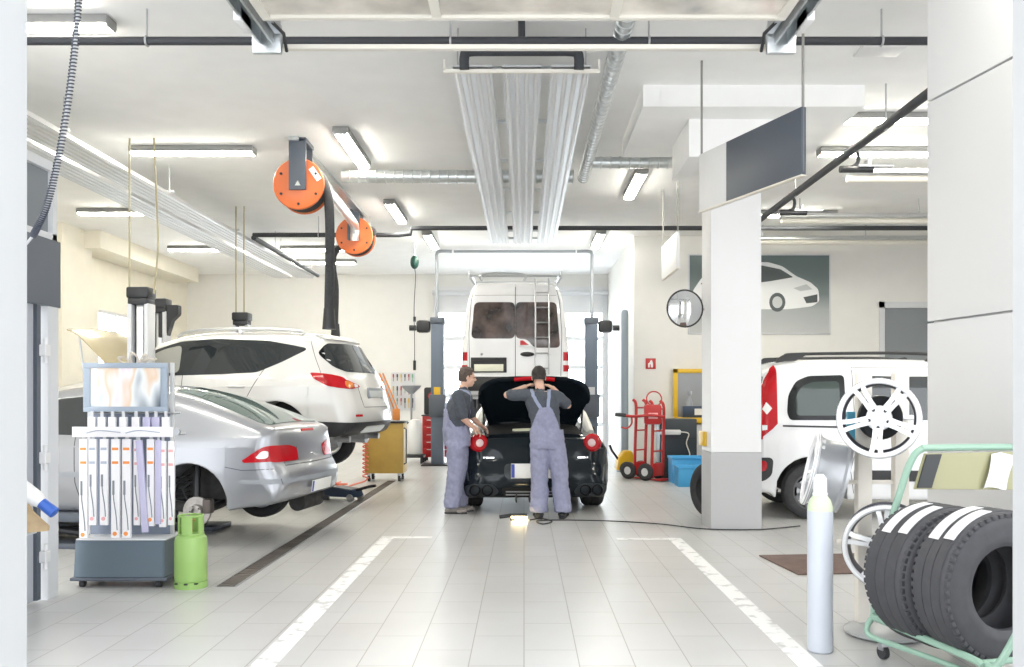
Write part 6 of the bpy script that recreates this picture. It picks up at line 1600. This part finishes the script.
def alloy(label, loc, R, w, rot, mb_=None, spokes=5, grp='alloy wheels on the stand'):
    t = thing('alloy_wheel', label, 'alloy wheel', loc, 0, grp); t.rotation_euler = rot
    T = MXF = Matrix.Rotation(PI/2, 4, 'X')           # local +z -> -y (towards viewer)
    h = w/2
    MB().lathe([(R-.030, h-.012), (R-.008, h), (R, h-.004), (R, h-.02), (R-.02, h-.03), (R-.028, h-.06), (R-.034, 0), (R-.026, -h+.03), (R-.004, -h+.016), (R, -h), (R-.012, -h), (R-.036, -h+.03), (R-.046, 0), (R-.042, h-.06), (R-.030, h-.012)], T, 56).build('barrel', mb_ or M_bar, t, smooth=30)
    MB().torus(R-.016, .017, T @ Matrix.Translation((0, 0, h-.012)), 56, 10).build('lip', M_wr, t)
    for k in range(spokes):
        a = 2*PI*k/spokes+PI/2+PI
        for sd in (-1, 1):
            vs = []
            for q, wd, of, zt, th in ((.035, .030, .013, h-.045, .05), (R*.45, .024, .016, h-.022, .035), (R*.75, .024, .021, h-.012, .03), (R-.022, .028, .030, h-.014, .035)):
                for b, z in ((of-wd/2*1.2, zt), (of+wd/2, zt-.004), (of+wd/2, zt-th), (of-wd/2*1.2, zt-th)):
                    b *= sd; vs.append((math.cos(a)*q-math.sin(a)*b, math.sin(a)*q+math.cos(a)*b, z))
            fs = []
            for s_ in range(3):
                for e in range(4): fs.append([s_*4+e, s_*4+(e+1) % 4, s_*4+4+(e+1) % 4, s_*4+4+e])
            fs += [[3, 2, 1, 0], [12, 13, 14, 15]]
            MB().add(vs, fs, T).build('spoke', M_wr, t, smooth=25)
    MB().lathe([(0, h-.03), (.03, h-.03), (.036, h-.038), (.07, h-.052), (.075, h-.085), (0, h-.09)], T, 28).build('hub', M_wr, t, smooth=30)
    MB().lathe([(0, h-.0295), (.024, h-.0275), (.026, h-.032), (0, h-.034)], T, 20).build('centre_cap', M_white, t)
    for k in range(5):
        a = 2*PI*(k+.5)/5+PI/2; MB().cyl(T @ Vector((.055*math.cos(a), .055*math.sin(a), h-.06)), T @ Vector((.055*math.cos(a), .055*math.sin(a), h-.038)), .010, 8).build('bolt', M_black, t)
    return t
alloy('upper five double-spoke alloy wheel facing out on the front of the stand', (2.115, 5.30, 1.325), .236, .2, (0, math.radians(4), math.radians(-24)))
alloy('lower five double-spoke alloy wheel on the stand, half hidden behind the tyres', (2.155, 5.28, .57), .25, .2, (0, math.radians(30), math.radians(-24)))
alloy('silver alloy wheel seen edge-on, hanging on the left side of the stand', (1.91, 5.62, .975), .235, .215, (math.radians(-13), 0, math.radians(-103)), mat('satin_silver', (.42, .43, .45), .35, .4))
# brake disc show plate behind the top wheel
dk = thing('wheel_adapter', 'black round adapter plate between upper alloy wheel and stand posts', 'adapter', (2.17, 5.44, 1.325))
MB().lathe([(0, .04), (.13, .04), (.135, .03), (.135, 0), (0, 0)], Matrix.Rotation(PI/2, 4, 'X'), 30).build('plate', M_black, dk)
bs = thing('blue_pack', 'pale blue pack hanging between the posts behind the upper alloy wheel', 'pack', (2.03, 5.51, 1.16))
MB().bx(-.03, .02, -.01, .02, 0, .2, .006).build('pack', mat('sky_blue', (.10, .42, .60), .4), bs)
# ================================================================ WELDING GAS CYLINDER
wg = thing('gas_cylinder', 'slim pale grey gas cylinder with white cap standing on the floor at the right', 'gas cylinder', (1.69, 5.08, 0))
M_cylw = mat('pale_grey_cylinder', (.50, .53, .585), .35)
MB().lathe([(0, .0), (.062, .0), (.070, .008), (.071, .03), (.071, .80), (.0705, .802), (0, .802)], None, 36).build('body', M_cylw, wg, smooth=30)
MB().lathe([(.0705, .80), (.069, .825), (.058, .865), (.042, .885), (.036, .895), (0, .895)], None, 36).build('shoulder', mat('pale_green_shoulder', (.56, .64, .46), .4), wg, smooth=40)
MB().lathe([(.038, .885), (.043, .89), (.043, .90), (.039, .905), (.037, .98), (.034, .99), (.018, 1.01), (0, 1.012)], None, 28).build('cap', mat('cap_white', (.72, .78, .80), .35), wg, smooth=30)
# ================================================================ TYRE TROLLEY
yaw = math.radians(16)
O_ = Vector((2.40, 4.40, 0)); ax = Vector((-math.sin(yaw), math.cos(yaw), 0)); sd_ = Vector((math.cos(yaw), math.sin(yaw), 0))
def big_tyre(label, d, R, w, rr, zc, sx=0, strips=2):
    c = O_+ax*d+sd_*sx; t = thing('tyre', label, 'tyre', (c.x, c.y, zc-R), yaw, 'tyres on the green trolley')
    T = Matrix.Translation((0, 0, R)) @ Matrix.Rotation(PI/2, 4, 'X')
    h = w/2
    prof = [(rr, -h*.70), (rr+.005, -h*.86), (rr+.02, -h*.92), (rr+.06, -h*1.0), ((R+rr)/2+.02, -h*1.02), (R-.045, -h*.97), (R-.02, -h*.88), (R-.008, -h*.74)]
    for a, b in ((-.68, -.25), (-.21, .21), (.25, .68)): prof += [(R-.006, h*(a-.015)), (R-.0, h*a), (R+.002, h*(a+b)/2), (R-.0, h*b), (R-.006, h*(b+.015))]
    prof += [(R-.008, h*.74), (R-.02, h*.88), (R-.045, h*.97), ((R+rr)/2+.02, h*1.02), (rr+.06, h*1.0), (rr+.055, h*1.01), (rr+.02, h*.92), (rr+.005, h*.86), (rr, h*.70), (rr+.03, h*.6), (rr+.12, h*.5), (rr+.14, 0), (rr+.12, -h*.5), (rr+.03, -h*.6), (rr, -h*.70)]
    ty_ = MB().lathe(prof, T, 72).build('tyre', M_bigt, t, smooth=35)
    blocks = MB()
    for k in range(56):
        a = 2*PI*k/56
        for s_ in (-1, 1):
            blocks.box((0, 0, 0), (.020, .05, .03), .003, M=T @ Matrix.Rotation(a, 4, 'Z') @ Matrix.Translation((R-.016, 0, s_*h*.83)) @ Matrix.Rotation(s_*.45, 4, 'Y') @ Matrix.Rotation(PI/2, 4, 'X') @ Matrix.Rotation(PI/2, 4, 'X') @ Matrix.Rotation(0, 4, 'X') if 0 else T @ Matrix.Rotation(a, 4, 'Z') @ Matrix.Translation((R-.0245, 0, s_*h*.84)) @ Matrix.Diagonal((1, .55, 1, 1)))
    o = blocks.build('tread_blocks', M_bigt, t); o['kind'] = 'stuff'
    for k in range(strips):
        z = h*(-.30+.72*k); m = MB(); n = 16; vs = []
        a0, a1 = (math.radians(94), math.radians(142)) if k == 0 else (math.radians(100), math.radians(140))
        for i in range(n+1):
            a = a0+(a1-a0)*i/n
            for r, zz in ((R+.004, z-.034), (R+.004, z+.034), (R-.004, z+.034), (R-.004, z-.034)): vs.append((r*math.cos(a), r*math.sin(a), zz))
        fs = []
        for i in range(n):
            for e in range(4): fs.append([i*4+e, i*4+(e+1) % 4, i*4+4+(e+1) % 4, i*4+4+e])
        fs += [[0, 1, 2, 3], [n*4+3, n*4+2, n*4+1, n*4]]
        m.add(vs, fs, T).build('paper_strip', M_white, t)
    return t
M_bigt = mat('big_tyre_rubber', (.050, .050, .056), .62, noise=.12, nscale=18, bump=.15)
big_tyre('nearest big worn tyre with two white paper strips on the green trolley', .13, .385, .262, .205, .50)
big_tyre('second big tyre with white paper strips, behind the nearest one on the green trolley', .445, .38, .33, .21, .49, -.03)
tt = thing('tyre_trolley', 'pale green tubular tyre trolley with castors and an olive sign panel', 'tyre trolley', (O_.x, O_.y, 0), yaw)
L_ = lambda pts: [Vector(p) for p in pts]
# rails run along local y (the axle direction of the tyres)
zr = .19
for s_ in (-1, 1): MB().tube(catmull([(s_*.25, -.10, zr-.02), (s_*.25, .0, zr-.005), (s_*.26, .55, zr+.02), (s_*.27, .69, zr+.03)], 5), .019, 10).build('rail', M_green, tt)
for s_ in (-1, 1): MB().tube(catmull([(s_*.27, .68, zr+.03), (s_*.29, .70, zr-.02), (s_*.30, .66, .12), (s_*.24, .45, .10), (s_*.20, .2, .09), (s_*.2, -.1, .085)], 6), .016, 10).build('lower_rail', M_green, tt)
for y in (-.09, .67): MB().tube([(-.25, y, zr-.01 if y < 0 else zr+.03), (.25, y, zr-.01 if y < 0 else zr+.03)], .016, 10).build('crossbar', M_green, tt)
MB().tube(catmull([(-.25, .70, zr+.03), (-.20, .72, .5), (-.06, .70, .95), (.0, .69, 1.10), (.05, .68, 1.15), (.14, .67, 1.16), (.80, .67, 1.15), (.87, .67, 1.1), (.89, .68, .95), (.89, .69, .3)], 8), .020, 10).build('push_handle', M_green, tt)
MB().tube(catmull([(-.23, -.10, zr-.02), (-.20, -.15, .2), (-.02, -.17, .50), (.12, -.17, .80), (.3, -.16, .86)], 6), .018, 10).build('front_upright', M_green, tt)
MB().prism([(.05, 1.13), (.87, 1.13), (.87, .90), (-.02, .93)], (-.008, .008), Matrix(((1, 0, 0, 0), (0, 0, 1, .655), (0, 1, 0, 0), (0, 0, 0, 1))), .003).build('sign_panel', mat('olive_panel', (.34, .33, .19), .5), tt)
MB().prism([(.055, 1.125), (.16, 1.125), (.09, .935), (-.01, .938)], (-.011, -.003), Matrix(((1, 0, 0, 0), (0, 0, 1, .65), (0, 1, 0, 0), (0, 0, 0, 1))), .002).build('sign_end', mat('charcoal_panel', (.03, .033, .035), .5), tt)
for x, y in ((-.25, .62), (.25, .62), (-.2, -.06), (.2, -.06)):
    MB().cyl((x-.014, y, .038), (x+.014, y, .038), .038, 16).build('castor', M_rubber, tt); MB().bx(x-.022, x+.022, y-.02, y+.02, .05, .10, .003).build('castor_fork', M_steel, tt)
pn = thing('paper_sheet', 'crumpled white paper sheet hooked over the olive sign panel of the trolley', 'paper', (O_.x, O_.y, 0), yaw)
m = MB(); vs = []; n1, n2 = 8, 6
for sdd in (0, 1):
    for j in range(n2+1):
        for i in range(n1+1):
            u, v = i/n1, j/n2
            vs.append((.50+.17*u-.07*v, .635-.012*math.sin(u*9+v*3)-.01*v+(.002 if sdd else 0), 1.12-.20*v+.01*math.sin(u*5)))
k_ = (n1+1)*(n2+1); fs = []
for j in range(n2):
    for i in range(n1):
        a = j*(n1+1)+i; fs += [[a, a+1, a+n1+2, a+n1+1], [k_+a+n1+1, k_+a+n1+2, k_+a+1, k_+a]]
m.add(vs, fs).build('sheet', M_white, pn, smooth=60)
